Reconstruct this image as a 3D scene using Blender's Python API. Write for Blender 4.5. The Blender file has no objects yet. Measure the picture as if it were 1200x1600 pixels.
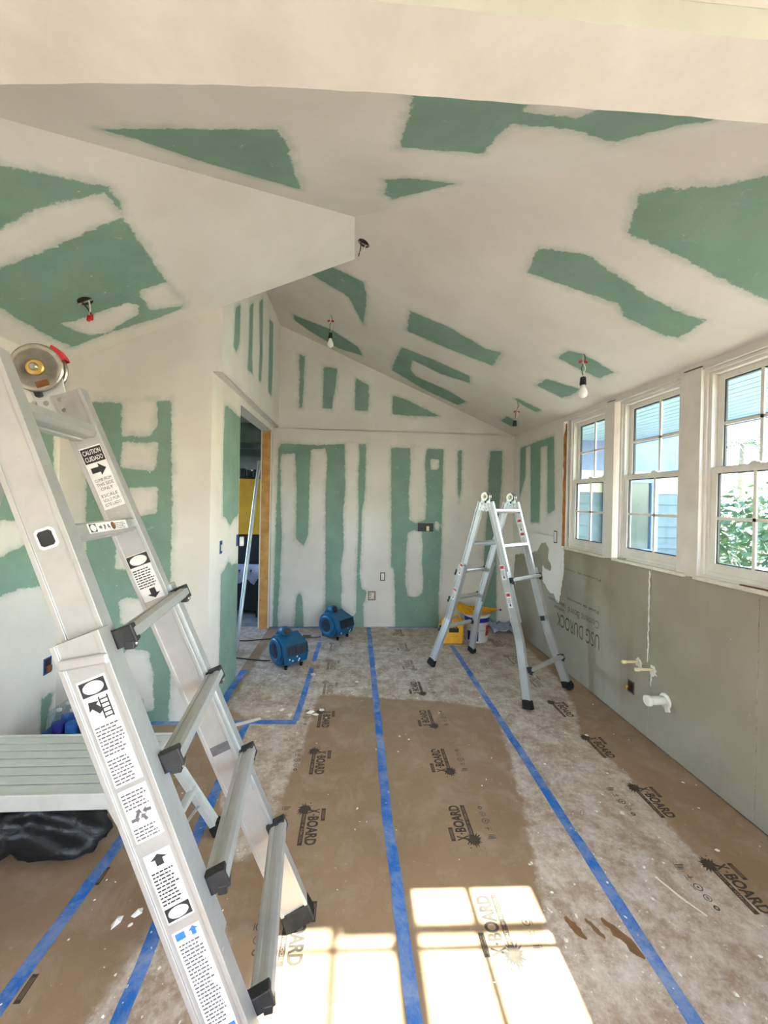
import bpy, bmesh, math, random
import numpy as np
from mathutils import Vector, Matrix

S = bpy.context.scene
COL = S.collection
V = Vector

# ------------------------------------------------------------------ camera
FPX, CX, CY = 612.0, 592.2, 784.6
YAW, PITCH, ROLL = 0.0616, -0.0037, 0.0201
EYE = V((0, 0, 1.6))
fw = V((math.sin(YAW) * math.cos(PITCH), math.cos(YAW) * math.cos(PITCH), math.sin(PITCH)))
r0 = V((math.cos(YAW), -math.sin(YAW), 0))
u0 = r0.cross(fw)
rt = math.cos(ROLL) * r0 + math.sin(ROLL) * u0
up = -math.sin(ROLL) * r0 + math.cos(ROLL) * u0
cd = bpy.data.cameras.new('camera')
cam = bpy.data.objects.new('camera', cd)
COL.objects.link(cam)
cam.matrix_world = Matrix(((rt.x, up.x, -fw.x, EYE.x), (rt.y, up.y, -fw.y, EYE.y), (rt.z, up.z, -fw.z, EYE.z), (0, 0, 0, 1)))
cd.sensor_fit = 'AUTO'
cd.sensor_width = 36.0
cd.lens = 36.0 * FPX / 1600.0
cd.shift_x = (600 - CX) / 1600.0
cd.shift_y = (CY - 800) / 1600.0
cd.clip_start = 0.02
S.camera = cam

# ------------------------------------------------------------------ sky and sun
SUN_TAN = 0.96
w = bpy.data.worlds.new('sky')
S.world = w
w.use_nodes = True
nt = w.node_tree
sky = nt.nodes.new('ShaderNodeTexSky')
sky.sky_type = 'NISHITA'
sky.sun_disc = False
sky.sun_elevation = math.atan(SUN_TAN)
sky.sun_rotation = math.radians(90)
sky.air_density = 1.0
sky.dust_density = 1.5
nt.links.new(sky.outputs[0], nt.nodes['Background'].inputs[0])
nt.nodes['Background'].inputs[1].default_value = 0.80
sd = bpy.data.lights.new('sun', 'SUN')
sd.energy = 17.0
sd.angle = math.radians(0.55)
sd.color = (1.0, 0.97, 0.91)
sun = bpy.data.objects.new('sun', sd)
COL.objects.link(sun)
sun.rotation_euler = V((-1, 0.02, -SUN_TAN)).to_track_quat('-Z', 'Y').to_euler()
sun.location = (8, 1, 8)
S.view_settings.view_transform = 'Standard'
S.view_settings.look = 'None'
S.view_settings.gamma = 1.0
S.view_settings.use_curve_mapping = False
S.view_settings.exposure = 1.85

# ------------------------------------------------------------------ helpers
def lin(r, g, b):
    f = lambda c: (c / 255 / 12.92) if c / 255 <= 0.04045 else ((c / 255 + 0.055) / 1.055) ** 2.4
    return (f(r), f(g), f(b), 1)

def link(o, parent=None):
    COL.objects.link(o)
    if parent is not None:
        o.parent = parent
    return o

def tag(o, label=None, cat=None, group=None, kind=None):
    if label: o['label'] = label
    if cat: o['category'] = cat
    if group: o['group'] = group
    if kind: o['kind'] = kind
    return o

def empty(name, loc=(0, 0, 0), rz=0.0, parent=None):
    o = bpy.data.objects.new(name, None)
    o.location = loc
    o.rotation_euler = (0, 0, rz)
    o.empty_display_size = 0.05
    return link(o, parent)

def mesh_obj(name, verts, faces, m, parent=None, smooth=False):
    me = bpy.data.meshes.new(name)
    me.from_pydata([tuple(v) for v in verts], [], [tuple(f) for f in faces])
    me.update()
    ms = m if isinstance(m, (list, tuple)) else [m]
    for x in ms: me.materials.append(x)
    if smooth:
        me.polygons.foreach_set('use_smooth', [True] * len(me.polygons))
    return link(bpy.data.objects.new(name, me), parent)

class MB:
    """collects shapes into one mesh"""
    def __init__(s):
        s.v, s.f, s.mi, s.sm = [], [], [], []
    def add(s, vs, fs, mi=0, sm=False):
        o = len(s.v)
        s.v += [V(p) for p in vs]
        s.f += [tuple(i + o for i in f) for f in fs]
        s.mi += [mi] * len(fs)
        s.sm += [sm] * len(fs)
        return s
    def box(s, x0, x1, y0, y1, z0, z1, mi=0):
        return s.add([(x0, y0, z0), (x1, y0, z0), (x1, y1, z0), (x0, y1, z0), (x0, y0, z1), (x1, y0, z1), (x1, y1, z1), (x0, y1, z1)],
                     [(0, 3, 2, 1), (4, 5, 6, 7), (0, 1, 5, 4), (1, 2, 6, 5), (2, 3, 7, 6), (3, 0, 4, 7)], mi)
    def bar(s, a, b, wdir, wa, ta, mi=0, wb=None, tb=None):
        """box from a to b, wa wide along wdir, ta thick across"""
        a, b, wd = V(a), V(b), V(wdir)
        d = (b - a).normalized()
        wd = (wd - d * wd.dot(d)).normalized()
        t = d.cross(wd)
        wb = wa if wb is None else wb
        tb = ta if tb is None else tb
        vs = []
        for p, ww, tt in ((a, wa, ta), (b, wb, tb)):
            for i, j in ((-1, -1), (1, -1), (1, 1), (-1, 1)):
                vs.append(p + wd * (i * ww / 2) + t * (j * tt / 2))
        return s.add(vs, [(0, 3, 2, 1), (4, 5, 6, 7), (0, 1, 5, 4), (1, 2, 6, 5), (2, 3, 7, 6), (3, 0, 4, 7)], mi)
    def prof(s, a, b, wdir, pts, mi=0, sm=False, caps=True):
        """extrude closed profile pts (along wdir, across) from a to b"""
        a, b, wd = V(a), V(b), V(wdir)
        d = (b - a).normalized()
        wd = (wd - d * wd.dot(d)).normalized()
        t = d.cross(wd)
        n = len(pts)
        vs = [p + wd * q[0] + t * q[1] for p in (a, b) for q in pts]
        fs = [(i, (i + 1) % n, n + (i + 1) % n, n + i) for i in range(n)]
        s.add(vs, fs, mi, sm)
        if caps:
            s.add(vs, [tuple(range(n - 1, -1, -1)), tuple(range(n, 2 * n))], mi)
        return s
    def tube(s, pts, r, n=10, mi=0, caps=True, radii=None):
        pts = [V(p) for p in pts]
        rings, prev = [], None
        for i, p in enumerate(pts):
            d = (pts[min(i + 1, len(pts) - 1)] - pts[max(i - 1, 0)]).normalized()
            if prev is None:
                ref = V((0, 0, 1)) if abs(d.z) < 0.9 else V((1, 0, 0))
                x = d.cross(ref).normalized()
            else:
                x = (prev - d * prev.dot(d)).normalized()
            prev = x
            y = d.cross(x)
            rr = radii[i] if radii else r
            rings.append([p + x * (rr * math.cos(2 * math.pi * k / n)) + y * (rr * math.sin(2 * math.pi * k / n)) for k in range(n)])
        vs = [q for R in rings for q in R]
        fs = []
        for i in range(len(pts) - 1):
            for k in range(n):
                fs.append((i * n + k, i * n + (k + 1) % n, (i + 1) * n + (k + 1) % n, (i + 1) * n + k))
        s.add(vs, fs, mi, True)
        if caps:
            s.add(vs, [tuple(range(n - 1, -1, -1)), tuple((len(pts) - 1) * n + k for k in range(n))], mi)
        return s
    def lathe(s, base, axis, prof, n=24, mi=0, sm=True):
        """prof: list of (distance along axis, radius)"""
        base, axis = V(base), V(axis).normalized()
        ref = V((0, 0, 1)) if abs(axis.z) < 0.9 else V((1, 0, 0))
        x = axis.cross(ref).normalized()
        y = axis.cross(x)
        vs, fs = [], []
        for h, r in prof:
            for k in range(n):
                a = 2 * math.pi * k / n
                vs.append(base + axis * h + x * (r * math.cos(a)) + y * (r * math.sin(a)))
        for i in range(len(prof) - 1):
            for k in range(n):
                fs.append((i * n + k, i * n + (k + 1) % n, (i + 1) * n + (k + 1) % n, (i + 1) * n + k))
        s.add(vs, fs, mi, sm)
        s.add(vs, [tuple(range(n - 1, -1, -1)), tuple((len(prof) - 1) * n + k for k in range(n))], mi)
        return s
    def build(s, name, m, parent=None, bevel=0.0):
        me = bpy.data.meshes.new(name)
        me.from_pydata([tuple(p) for p in s.v], [], s.f)
        for x in (m if isinstance(m, (list, tuple)) else [m]): me.materials.append(x)
        me.polygons.foreach_set('material_index', s.mi)
        me.polygons.foreach_set('use_smooth', s.sm)
        me.update()
        bm = bmesh.new(); bm.from_mesh(me)
        bmesh.ops.remove_doubles(bm, verts=bm.verts, dist=1e-6)
        bmesh.ops.recalc_face_normals(bm, faces=bm.faces)
        bm.to_mesh(me); bm.free()
        o = link(bpy.data.objects.new(name, me), parent)
        if bevel:
            b = o.modifiers.new('bevel', 'BEVEL')
            b.width = bevel; b.segments = 2; b.limit_method = 'ANGLE'; b.angle_limit = math.radians(40)
        return o

def smooth_path(pts, n=8):
    """Catmull-Rom through pts"""
    pts = [V(p) for p in pts]
    P = [pts[0] * 2 - pts[1]] + pts + [pts[-1] * 2 - pts[-2]]
    out = []
    for i in range(1, len(P) - 2):
        for k in range(n):
            t = k / n
            a, b, c, d = P[i - 1], P[i], P[i + 1], P[i + 2]
            out.append(0.5 * ((2 * b) + (c - a) * t + (2 * a - 5 * b + 4 * c - d) * t * t + (3 * b - a - 3 * c + d) * t ** 3))
    out.append(pts[-1])
    return out

_text = {}
def text_geo(body, h, bold=0.0, sx=1.0):
    """letters as flat triangles: list of verts (x along reading, y up, starting at 0,0) and faces; cap height h"""
    key = (body, bold)
    if key not in _text:
        cu = bpy.data.curves.new('t', 'FONT')
        cu.body = body
        cu.size = 1.0
        cu.offset = bold
        cu.resolution_u = 3
        o = bpy.data.objects.new('t', cu)
        COL.objects.link(o)
        dg = bpy.context.evaluated_depsgraph_get()
        me = bpy.data.meshes.new_from_object(o.evaluated_get(dg))
        vs = [tuple(v.co) for v in me.vertices]
        fs = [tuple(p.vertices) for p in me.polygons]
        bpy.data.objects.remove(o); bpy.data.curves.remove(cu); bpy.data.meshes.remove(me)
        _text[key] = (vs, fs)
    vs, fs = _text[key]
    xs = [v[0] for v in vs]; ys = [v[1] for v in vs]
    x0, y0 = min(xs), min(ys)
    k = h / (max(ys) - y0)
    return [((v[0] - x0) * k * sx, (v[1] - y0) * k, 0) for v in vs], fs, (max(xs) - x0) * k * sx

def text_fit(mb, body, x0, x1, y0, y1, mi=0, bold=0.0, z=0.0):
    vs, fs, wd = text_geo(body, y1 - y0, bold)
    k = (x1 - x0) / wd
    mb.add([(x0 + v[0] * k, y0 + v[1], z) for v in vs], fs, mi)

def quad(mb, x0, x1, y0, y1, mi=0, z=0.0):
    mb.add([(x0, y0, z), (x1, y0, z), (x1, y1, z), (x0, y1, z)], [(0, 1, 2, 3)], mi)

def ring(mb, cx, cy, ro, ri, mi=0, z=0.0, sx=1.0, n=20):
    vs = []
    for k in range(n):
        a = 2 * math.pi * k / n
        vs += [(cx + ro * sx * math.cos(a), cy + ro * math.sin(a), z), (cx + ri * sx * math.cos(a), cy + ri * math.sin(a), z)]
    mb.add(vs, [(2 * k, 2 * ((k + 1) % n), 2 * ((k + 1) % n) + 1, 2 * k + 1) for k in range(n)], mi)

def disc(mb, cx, cy, r, mi=0, z=0.0, sx=1.0, n=16):
    mb.add([(cx + r * sx * math.cos(2 * math.pi * k / n), cy + r * math.sin(2 * math.pi * k / n), z) for k in range(n)], [tuple(range(n))], mi)

def frame_mat(origin, xd, yd):
    """matrix that puts a flat drawing (x, y) onto a surface"""
    xd = V(xd).normalized()
    yd = (V(yd) - xd * V(yd).dot(xd)).normalized()
    zd = xd.cross(yd)
    o = V(origin)
    return Matrix(((xd.x, yd.x, zd.x, o.x), (xd.y, yd.y, zd.y, o.y), (xd.z, yd.z, zd.z, o.z), (0, 0, 0, 1)))

# ------------------------------------------------------------------ materials
def new_mat(name):
    m = bpy.data.materials.new(name)
    m.use_nodes = True
    n = m.node_tree.nodes
    return m, n, m.node_tree.links, n['Principled BSDF']

def noise(n, l, scale, detail=4.0, rough=0.6, vec=None, coords='Object', dist=0.0):
    t = n.new('ShaderNodeTexNoise')
    t.inputs['Scale'].default_value = scale
    t.inputs['Detail'].default_value = detail
    t.inputs['Roughness'].default_value = rough
    t.inputs['Distortion'].default_value = dist
    if vec is None:
        tc = n.new('ShaderNodeTexCoord')
        vec = tc.outputs[coords]
    l.new(vec, t.inputs['Vector'])
    return t.outputs['Fac']

def ramp(n, l, fac, a, b, ca=(0, 0, 0, 1), cb=(1, 1, 1, 1)):
    r = n.new('ShaderNodeValToRGB')
    r.color_ramp.elements[0].position = a
    r.color_ramp.elements[1].position = b
    r.color_ramp.elements[0].color = ca
    r.color_ramp.elements[1].color = cb
    l.new(fac, r.inputs['Fac'])
    return r.outputs['Color']

def mix(n, l, fac, a, b, mode='MIX'):
    x = n.new('ShaderNodeMix')
    x.data_type = 'RGBA'
    x.blend_type = mode
    x.clamp_factor = True
    for val, sock in ((fac, x.inputs[0]), (a, x.inputs[6]), (b, x.inputs[7])):
        if isinstance(val, (int, float)): sock.default_value = val
        elif isinstance(val, tuple): sock.default_value = val
        else: l.new(val, sock)
    return x.outputs[2]

def math_n(n, l, op, a, b=0.0, clamp=False):
    x = n.new('ShaderNodeMath')
    x.operation = op
    x.use_clamp = clamp
    for i, val in enumerate((a, b)):
        if isinstance(val, (int, float)): x.inputs[i].default_value = val
        else: l.new(val, x.inputs[i])
    return x.outputs[0]

def smooth01(n, l, val, a, b):
    x = n.new('ShaderNodeMapRange')
    x.interpolation_type = 'SMOOTHSTEP'
    l.new(val, x.inputs['Value'])
    x.inputs['From Min'].default_value = a
    x.inputs['From Max'].default_value = b
    return x.outputs['Result']

def bump(n, l, b, height, strength=0.2, dist=0.01):
    x = n.new('ShaderNodeBump')
    x.inputs['Strength'].default_value = strength
    x.inputs['Distance'].default_value = dist
    l.new(height, x.inputs['Height'])
    l.new(x.outputs['Normal'], b.inputs['Normal'])

def attr(n, name):
    a = n.new('ShaderNodeAttribute')
    a.attribute_name = name
    return a.outputs['Fac']

def mat(name, c, rough=0.5, metal=0.0, c2=None, scale=20.0, lo=0.35, hi=0.7, bmp=0.0, bscale=None, spec=0.5):
    m, n, l, b = new_mat(name)
    b.inputs['Roughness'].default_value = rough
    b.inputs['Metallic'].default_value = metal
    b.inputs['Specular IOR Level'].default_value = spec
    f = noise(n, l, scale)
    if c2 is None:
        c2 = tuple(min(1, x * 0.86) for x in c[:3]) + (1,)
    l.new(mix(n, l, ramp(n, l, f, lo, hi), c, c2), b.inputs['Base Color'])
    if bmp:
        bump(n, l, b, noise(n, l, bscale or scale * 3), bmp)
    return m

PLASTER = lin(229, 223, 214)
PLASTER2 = lin(215, 208, 198)
GREEN = lin(135, 162, 147)
GREEN2 = lin(122, 149, 134)

def drywall_mat(name, third=None):
    """joint compound over green board; attribute sd is the distance in metres into the bare board"""
    m, n, l, b = new_mat(name)
    b.inputs['Roughness'].default_value = 0.85
    b.inputs['Specular IOR Level'].default_value = 0.2
    tc = n.new('ShaderNodeTexCoord').outputs['Object']
    big = noise(n, l, 1.7, 5, 0.55, tc)
    pl = mix(n, l, ramp(n, l, big, 0.35, 0.68), PLASTER, PLASTER2)
    fine = noise(n, l, 55, 3, 0.6, tc)
    pl = mix(n, l, math_n(n, l, 'MULTIPLY', ramp(n, l, fine, 0.5, 0.75), 0.10), pl, lin(196, 190, 180))
    s = attr(n, 'sd')
    wob = noise(n, l, 22, 4, 0.65, tc)
    wob2 = noise(n, l, 90, 3, 0.7, tc)
    s2 = math_n(n, l, 'ADD', s, math_n(n, l, 'MULTIPLY', math_n(n, l, 'SUBTRACT', wob, 0.5), 0.045))
    s2 = math_n(n, l, 'ADD', s2, math_n(n, l, 'MULTIPLY', math_n(n, l, 'SUBTRACT', wob2, 0.5), 0.024))
    hard = smooth01(n, l, s2, -0.006, 0.010)
    # thin smear of compound just outside the bare board
    soft = smooth01(n, l, math_n(n, l, 'ADD', s, math_n(n, l, 'MULTIPLY', math_n(n, l, 'SUBTRACT', noise(n, l, 9, 4, 0.7, tc), 0.5), 0.11)), -0.05, 0.025)
    fac = math_n(n, l, 'MAXIMUM', hard, math_n(n, l, 'MULTIPLY', soft, 0.42))
    mp = n.new('ShaderNodeMapping')
    mp.inputs['Scale'].default_value = (1, 1, 1)
    l.new(tc, mp.inputs['Vector'])
    g = mix(n, l, ramp(n, l, noise(n, l, 3.0, 5, 0.6, tc), 0.35, 0.7), GREEN, GREEN2)
    spk = ramp(n, l, noise(n, l, 13, 6, 0.75, tc, dist=1.2), 0.63, 0.72)
    g = mix(n, l, math_n(n, l, 'MULTIPLY', spk, 0.28), g, PLASTER)
    spk2 = ramp(n, l, noise(n, l, 34, 2, 0.5, tc), 0.74, 0.77)
    g = mix(n, l, math_n(n, l, 'MULTIPLY', spk2, 0.8), g, PLASTER)
    col = mix(n, l, fac, pl, g)
    l.new(col, b.inputs['Base Color'])
    bump(n, l, b, math_n(n, l, 'SUBTRACT', math_n(n, l, 'MULTIPLY', noise(n, l, 30, 4, 0.6, tc), 0.25), math_n(n, l, 'MULTIPLY', fac, 0.5)), 0.25, 0.004)
    return m

def cement_mat():
    m, n, l, b = new_mat('cement_board_grey')
    b.inputs['Roughness'].default_value = 0.8
    b.inputs['Specular IOR Level'].default_value = 0.3
    tc = n.new('ShaderNodeTexCoord').outputs['Object']
    g = mix(n, l, ramp(n, l, noise(n, l, 1.3, 5, 0.55, tc), 0.35, 0.7), lin(164, 157, 140), lin(144, 134, 113))
    mp = n.new('ShaderNodeMapping'); mp.inputs['Scale'].default_value = (1, 3.0, 0.35)
    l.new(tc, mp.inputs['Vector'])
    g = mix(n, l, math_n(n, l, 'MULTIPLY', ramp(n, l, noise(n, l, 1.5, 4, 0.6, mp.outputs[0]), 0.56, 0.72), 0.4), g, lin(124, 106, 80))
    g = mix(n, l, math_n(n, l, 'MULTIPLY', ramp(n, l, noise(n, l, 40, 3, 0.6, tc), 0.74, 0.78), 0.7), g, PLASTER)
    s = attr(n, 'sd')
    s2 = math_n(n, l, 'ADD', s, math_n(n, l, 'MULTIPLY', math_n(n, l, 'SUBTRACT', noise(n, l, 20, 5, 0.7, tc), 0.5), 0.06))
    l.new(mix(n, l, smooth01(n, l, s2, -0.004, 0.008), PLASTER, g), b.inputs['Base Color'])
    bump(n, l, b, noise(n, l, 60, 4, 0.6, tc), 0.12, 0.004)
    return m

def kraft_mat():
    """brown floor board with white joint-compound dust; attribute sd is the distance into dusty ground"""
    m, n, l, b = new_mat('kraft_floor_board')
    b.inputs['Roughness'].default_value = 0.62
    b.inputs['Specular IOR Level'].default_value = 0.35
    tc = n.new('ShaderNodeTexCoord').outputs['Object']
    k = mix(n, l, ramp(n, l, noise(n, l, 1.6, 5, 0.6, tc), 0.32, 0.7), lin(160, 134, 106), lin(142, 117, 91))
    k = mix(n, l, math_n(n, l, 'MULTIPLY', ramp(n, l, noise(n, l, 6, 6, 0.7, tc, dist=0.5), 0.48, 0.70), 0.30), k, lin(196, 182, 164))
    s = attr(n, 'sd')
    edge = smooth01(n, l, math_n(n, l, 'ADD', s, math_n(n, l, 'MULTIPLY', math_n(n, l, 'SUBTRACT', noise(n, l, 11, 6, 0.75, tc), 0.5), 0.13)), -0.015, 0.025)
    d1 = ramp(n, l, noise(n, l, 7.5, 10, 0.76, tc, dist=0.15), 0.43, 0.60)
    d2 = ramp(n, l, noise(n, l, 34, 6, 0.78, tc), 0.44, 0.66)
    dust = math_n(n, l, 'MULTIPLY', edge, math_n(n, l, 'ADD', math_n(n, l, 'MULTIPLY', d1, 0.50), math_n(n, l, 'MULTIPLY', d2, 0.34), True))
    k = mix(n, l, math_n(n, l, 'ADD', dust, math_n(n, l, 'MULTIPLY', edge, 0.10)), k, lin(222, 214, 204))
    spl = ramp(n, l, noise(n, l, 46, 3, 0.6, tc, dist=0.3), 0.68, 0.70)
    k = mix(n, l, math_n(n, l, 'MULTIPLY', spl, math_n(n, l, 'ADD', math_n(n, l, 'MULTIPLY', edge, 0.75), 0.15)), k, lin(238, 232, 222))
    blob = ramp(n, l, noise(n, l, 9.5, 4, 0.6, tc, dist=0.7), 0.72, 0.735)
    k = mix(n, l, math_n(n, l, 'MULTIPLY', blob, math_n(n, l, 'ADD', math_n(n, l, 'MULTIPLY', edge, 0.8), 0.1)), k, lin(235, 228, 216))
    l.new(k, b.inputs['Base Color'])
    bump(n, l, b, noise(n, l, 14, 5, 0.6, tc), 0.10, 0.006)
    return m

def tape_mat():
    m, n, l, b = new_mat('blue_painters_tape')
    b.inputs['Roughness'].default_value = 0.6
    tc = n.new('ShaderNodeTexCoord').outputs['Object']
    k = mix(n, l, ramp(n, l, noise(n, l, 5, 4, 0.6, tc), 0.3, 0.7), lin(22, 112, 200), lin(30, 98, 178))
    geo = n.new('ShaderNodeNewGeometry')
    sep = n.new('ShaderNodeSeparateXYZ'); l.new(geo.outputs['Position'], sep.inputs[0])
    wear = ramp(n, l, noise(n, l, 4.5, 9, 0.78, tc, dist=0.4), 0.43, 0.62)
    k = mix(n, l, math_n(n, l, 'MULTIPLY', wear, 0.55), k, lin(176, 182, 190))
    spl = ramp(n, l, noise(n, l, 40, 3, 0.6, tc), 0.70, 0.73)
    k = mix(n, l, math_n(n, l, 'MULTIPLY', spl, 0.8), k, lin(238, 234, 226))
    l.new(k, b.inputs['Base Color'])
    return m

def alu_mat(name='brushed_aluminium', tint=(0.52, 0.52, 0.505, 1), metal=0.6, rough=0.36):
    m, n, l, b = new_mat(name)
    b.inputs['Metallic'].default_value = metal
    tc = n.new('ShaderNodeTexCoord').outputs['Object']
    k = mix(n, l, ramp(n, l, noise(n, l, 12, 5, 0.65, tc), 0.35, 0.7), tint, tuple(x * 0.88 for x in tint[:3]) + (1,))
    k = mix(n, l, math_n(n, l, 'MULTIPLY', ramp(n, l, noise(n, l, 45, 3, 0.6, tc), 0.72, 0.76), 0.8), k, lin(232, 228, 220))
    k = mix(n, l, math_n(n, l, 'MULTIPLY', ramp(n, l, noise(n, l, 28, 4, 0.7, tc), 0.68, 0.8), 0.35), k, lin(120, 116, 108))
    l.new(k, b.inputs['Base Color'])
    rr = ramp(n, l, noise(n, l, 30, 4, 0.6, tc), 0.3, 0.7, (rough - 0.06,) * 3 + (1,), (rough + 0.14,) * 3 + (1,))
    l.new(rr, b.inputs['Roughness'])
    return m

def glass_mat(name, rough=0.0, tint=(0.92, 0.97, 0.96, 1)):
    m = bpy.data.materials.new(name)
    m.use_nodes = True
    n, l = m.node_tree.nodes, m.node_tree.links
    for x in list(n): n.remove(x)
    out = n.new('ShaderNodeOutputMaterial')
    t = n.new('ShaderNodeBsdfTransparent'); t.inputs[0].default_value = tint
    g = n.new('ShaderNodeBsdfGlossy'); g.inputs['Roughness'].default_value = 0.02
    lw = n.new('ShaderNodeLayerWeight'); lw.inputs[0].default_value = 0.5
    fc = math_n(n, l, 'ADD', math_n(n, l, 'MULTIPLY', math_n(n, l, 'POWER', lw.outputs['Facing'], 5.0), 0.5), 0.03)
    ms = n.new('ShaderNodeMixShader')
    l.new(fc, ms.inputs[0]); l.new(t.outputs[0], ms.inputs[1]); l.new(g.outputs[0], ms.inputs[2])
    l.new(ms.outputs[0], out.inputs[0])
    return m

M = {}
M['dry'] = drywall_mat('taped_green_drywall')
M['cement'] = cement_mat()
M['kraft'] = kraft_mat()
M['tape'] = tape_mat()
M['alu'] = alu_mat()
M['alu_mill'] = alu_mat('pale_aluminium_rail', (0.50, 0.50, 0.485, 1), 0.6, 0.38)
M['alu_dirty'] = alu_mat('paint_spattered_aluminium', (0.66, 0.69, 0.67, 1), 0.4, 0.4)
M['plaster'] = mat('white_plaster', PLASTER, 0.85, 0, PLASTER2, 6, bmp=0.1, spec=0.2)
M['white_vinyl'] = mat('white_vinyl_frame', lin(232, 228, 220), 0.45, 0, lin(220, 214, 204), 8)
M['sill'] = mat('dusty_white_sill', lin(230, 224, 208), 0.7, 0, lin(206, 196, 172), 14, bmp=0.15)
M['wood'] = mat('raw_lumber', lin(214, 164, 96), 0.75, 0, lin(180, 122, 62), 7, bmp=0.1)
M['wood_dark'] = mat('split_orange_wood', lin(196, 128, 62), 0.8, 0, lin(138, 84, 40), 16, bmp=0.3)
M['black'] = mat('black_plastic', lin(26, 26, 28), 0.45, 0, lin(44, 44, 46), 25)
M['rubber'] = mat('black_rubber', lin(20, 19, 18), 0.8, 0, lin(38, 36, 33), 20, spec=0.25)
M['ink'] = mat('black_ink', lin(58, 50, 42), 0.8, 0, lin(78, 68, 56), 30)
M['ink_faded'] = mat('dusty_ink', lin(128, 114, 98), 0.85, 0, lin(160, 146, 130), 26)
M['paperboard'] = mat('bare_board_edge', lin(206, 206, 190), 0.85, 0, lin(196, 196, 180), 5)
M['backing'] = mat('dark_backing', lin(70, 66, 58), 0.9, 0, lin(56, 52, 46), 9)
M['ink_grey'] = mat('faded_grey_ink', lin(72, 70, 62), 0.85, 0, lin(110, 104, 92), 22)
M['kraft_plain'] = mat('kraft_knockout', lin(156, 128, 98), 0.7, 0, lin(140, 112, 84), 8)
M['paper'] = mat('white_label', lin(236, 234, 230), 0.55, 0, lin(214, 210, 206), 18)
M['print'] = mat('label_print_black', lin(30, 28, 30), 0.6, 0, lin(52, 50, 52), 30)
M['print_grey'] = mat('label_print_grey', lin(84, 80, 84), 0.6, 0, lin(110, 106, 108), 40)
M['print_blue'] = mat('label_print_blue', lin(40, 112, 208), 0.5, 0, lin(60, 124, 210), 20)
M['print_red'] = mat('label_print_red', lin(186, 46, 44), 0.5, 0, lin(168, 40, 40), 20)
M['steel'] = mat('zinc_steel', (0.50, 0.50, 0.44, 1), 0.30, 0.9, (0.34, 0.33, 0.27, 1), 26)
M['brass'] = mat('brass', (0.75, 0.55, 0.18, 1), 0.3, 0.9, (0.6, 0.42, 0.12, 1), 14)
M['rust'] = mat('rusty_metal', lin(140, 88, 52), 0.7, 0.3, lin(96, 60, 40), 30)
M['red'] = mat('red_plastic', lin(196, 28, 40), 0.4, 0, lin(172, 22, 34), 20)
M['cream'] = mat('cream_pipe_plastic', lin(238, 222, 176), 0.4, 0, lin(226, 206, 156), 12)
M['pvc'] = mat('white_pvc', lin(240, 238, 226), 0.35, 0, lin(226, 222, 208), 12)
M['blue_box'] = mat('blue_plastic_box', lin(28, 72, 140), 0.5, 0, lin(22, 56, 112), 15)
M['teal'] = mat('blue_blower_plastic', lin(8, 92, 132), 0.42, 0, lin(8, 74, 110), 9)
M['teal_dark'] = mat('dark_blue_plastic', lin(10, 52, 78), 0.5, 0, lin(8, 40, 62), 12)
M['grille'] = mat('dark_grille', lin(20, 24, 34), 0.5, 0, lin(40, 44, 54), 40)
M['bag'] = mat('black_bin_bag', lin(14, 16, 19), 0.45, 0, lin(22, 25, 29), 6, bmp=0.6, bscale=22)
M['yellow'] = mat('yellow_plastic', lin(240, 176, 20), 0.4, 0, lin(220, 152, 10), 9)
M['bucket'] = mat('white_bucket', lin(236, 234, 232), 0.4, 0, lin(218, 214, 210), 10)
M['bucket_blue'] = mat('blue_bucket_print', lin(40, 42, 156), 0.4, 0, lin(30, 32, 130), 10)
M['bulb'] = mat('frosted_bulb', lin(244, 244, 240), 0.25, 0, lin(236, 236, 232), 10)
M['wire_white'] = mat('white_wire', lin(224, 220, 208), 0.5, 0, lin(206, 200, 186), 12)
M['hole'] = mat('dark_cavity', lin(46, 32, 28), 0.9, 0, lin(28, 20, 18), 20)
M['debris'] = mat('plaster_crumbs', lin(240, 236, 226), 0.85, 0, lin(224, 218, 206), 12)
M['glass'] = glass_mat('window_glass')
M['clear'] = glass_mat('clear_plastic', tint=(0.86, 0.92, 0.96, 1))
M['concrete'] = mat('grey_concrete', lin(150, 148, 150), 0.8, 0, lin(120, 118, 120), 5, bmp=0.1)
M['grey_wall'] = mat('dim_grey_panel', lin(150, 158, 156), 0.8, 0, lin(128, 138, 136), 3)
M['beam_green'] = mat('dark_green_beam', lin(92, 106, 98), 0.7, 0, lin(74, 88, 80), 4)
M['ochre'] = mat('ochre_panel', lin(222, 170, 40), 0.6, 0, lin(200, 148, 28), 3)
M['conduit'] = mat('galvanised_pipe', (0.62, 0.70, 0.74, 1), 0.38, 0.4, (0.5, 0.58, 0.62, 1), 12)
M['cloth'] = mat('pale_blue_cloth', lin(176, 182, 206), 0.9, 0, lin(150, 156, 182), 9, bmp=0.3)
M['dark_furn'] = mat('dark_furniture', lin(34, 32, 36), 0.5, 0, lin(20, 20, 24), 6)
M['soffit'] = mat('pale_soffit_board', lin(124, 150, 158), 0.7, 0, lin(112, 138, 148), 5)
M['siding'] = mat('grey_green_siding', lin(80, 96, 98), 0.75, 0, lin(70, 86, 88), 5)
M['blue_grey'] = mat('blue_grey_paint', lin(92, 108, 138), 0.7, 0, lin(82, 98, 128), 5)
M['blue_white'] = mat('pale_blue_trim', lin(96, 122, 184), 0.6, 0, lin(88, 114, 174), 5)
M['cream_wall'] = mat('cream_wall', lin(170, 170, 146), 0.8, 0, lin(156, 156, 134), 4)
M['grass'] = mat('sandy_yard', lin(176, 170, 150), 0.9, 0, lin(150, 150, 120), 5, bmp=0.3)
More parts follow.
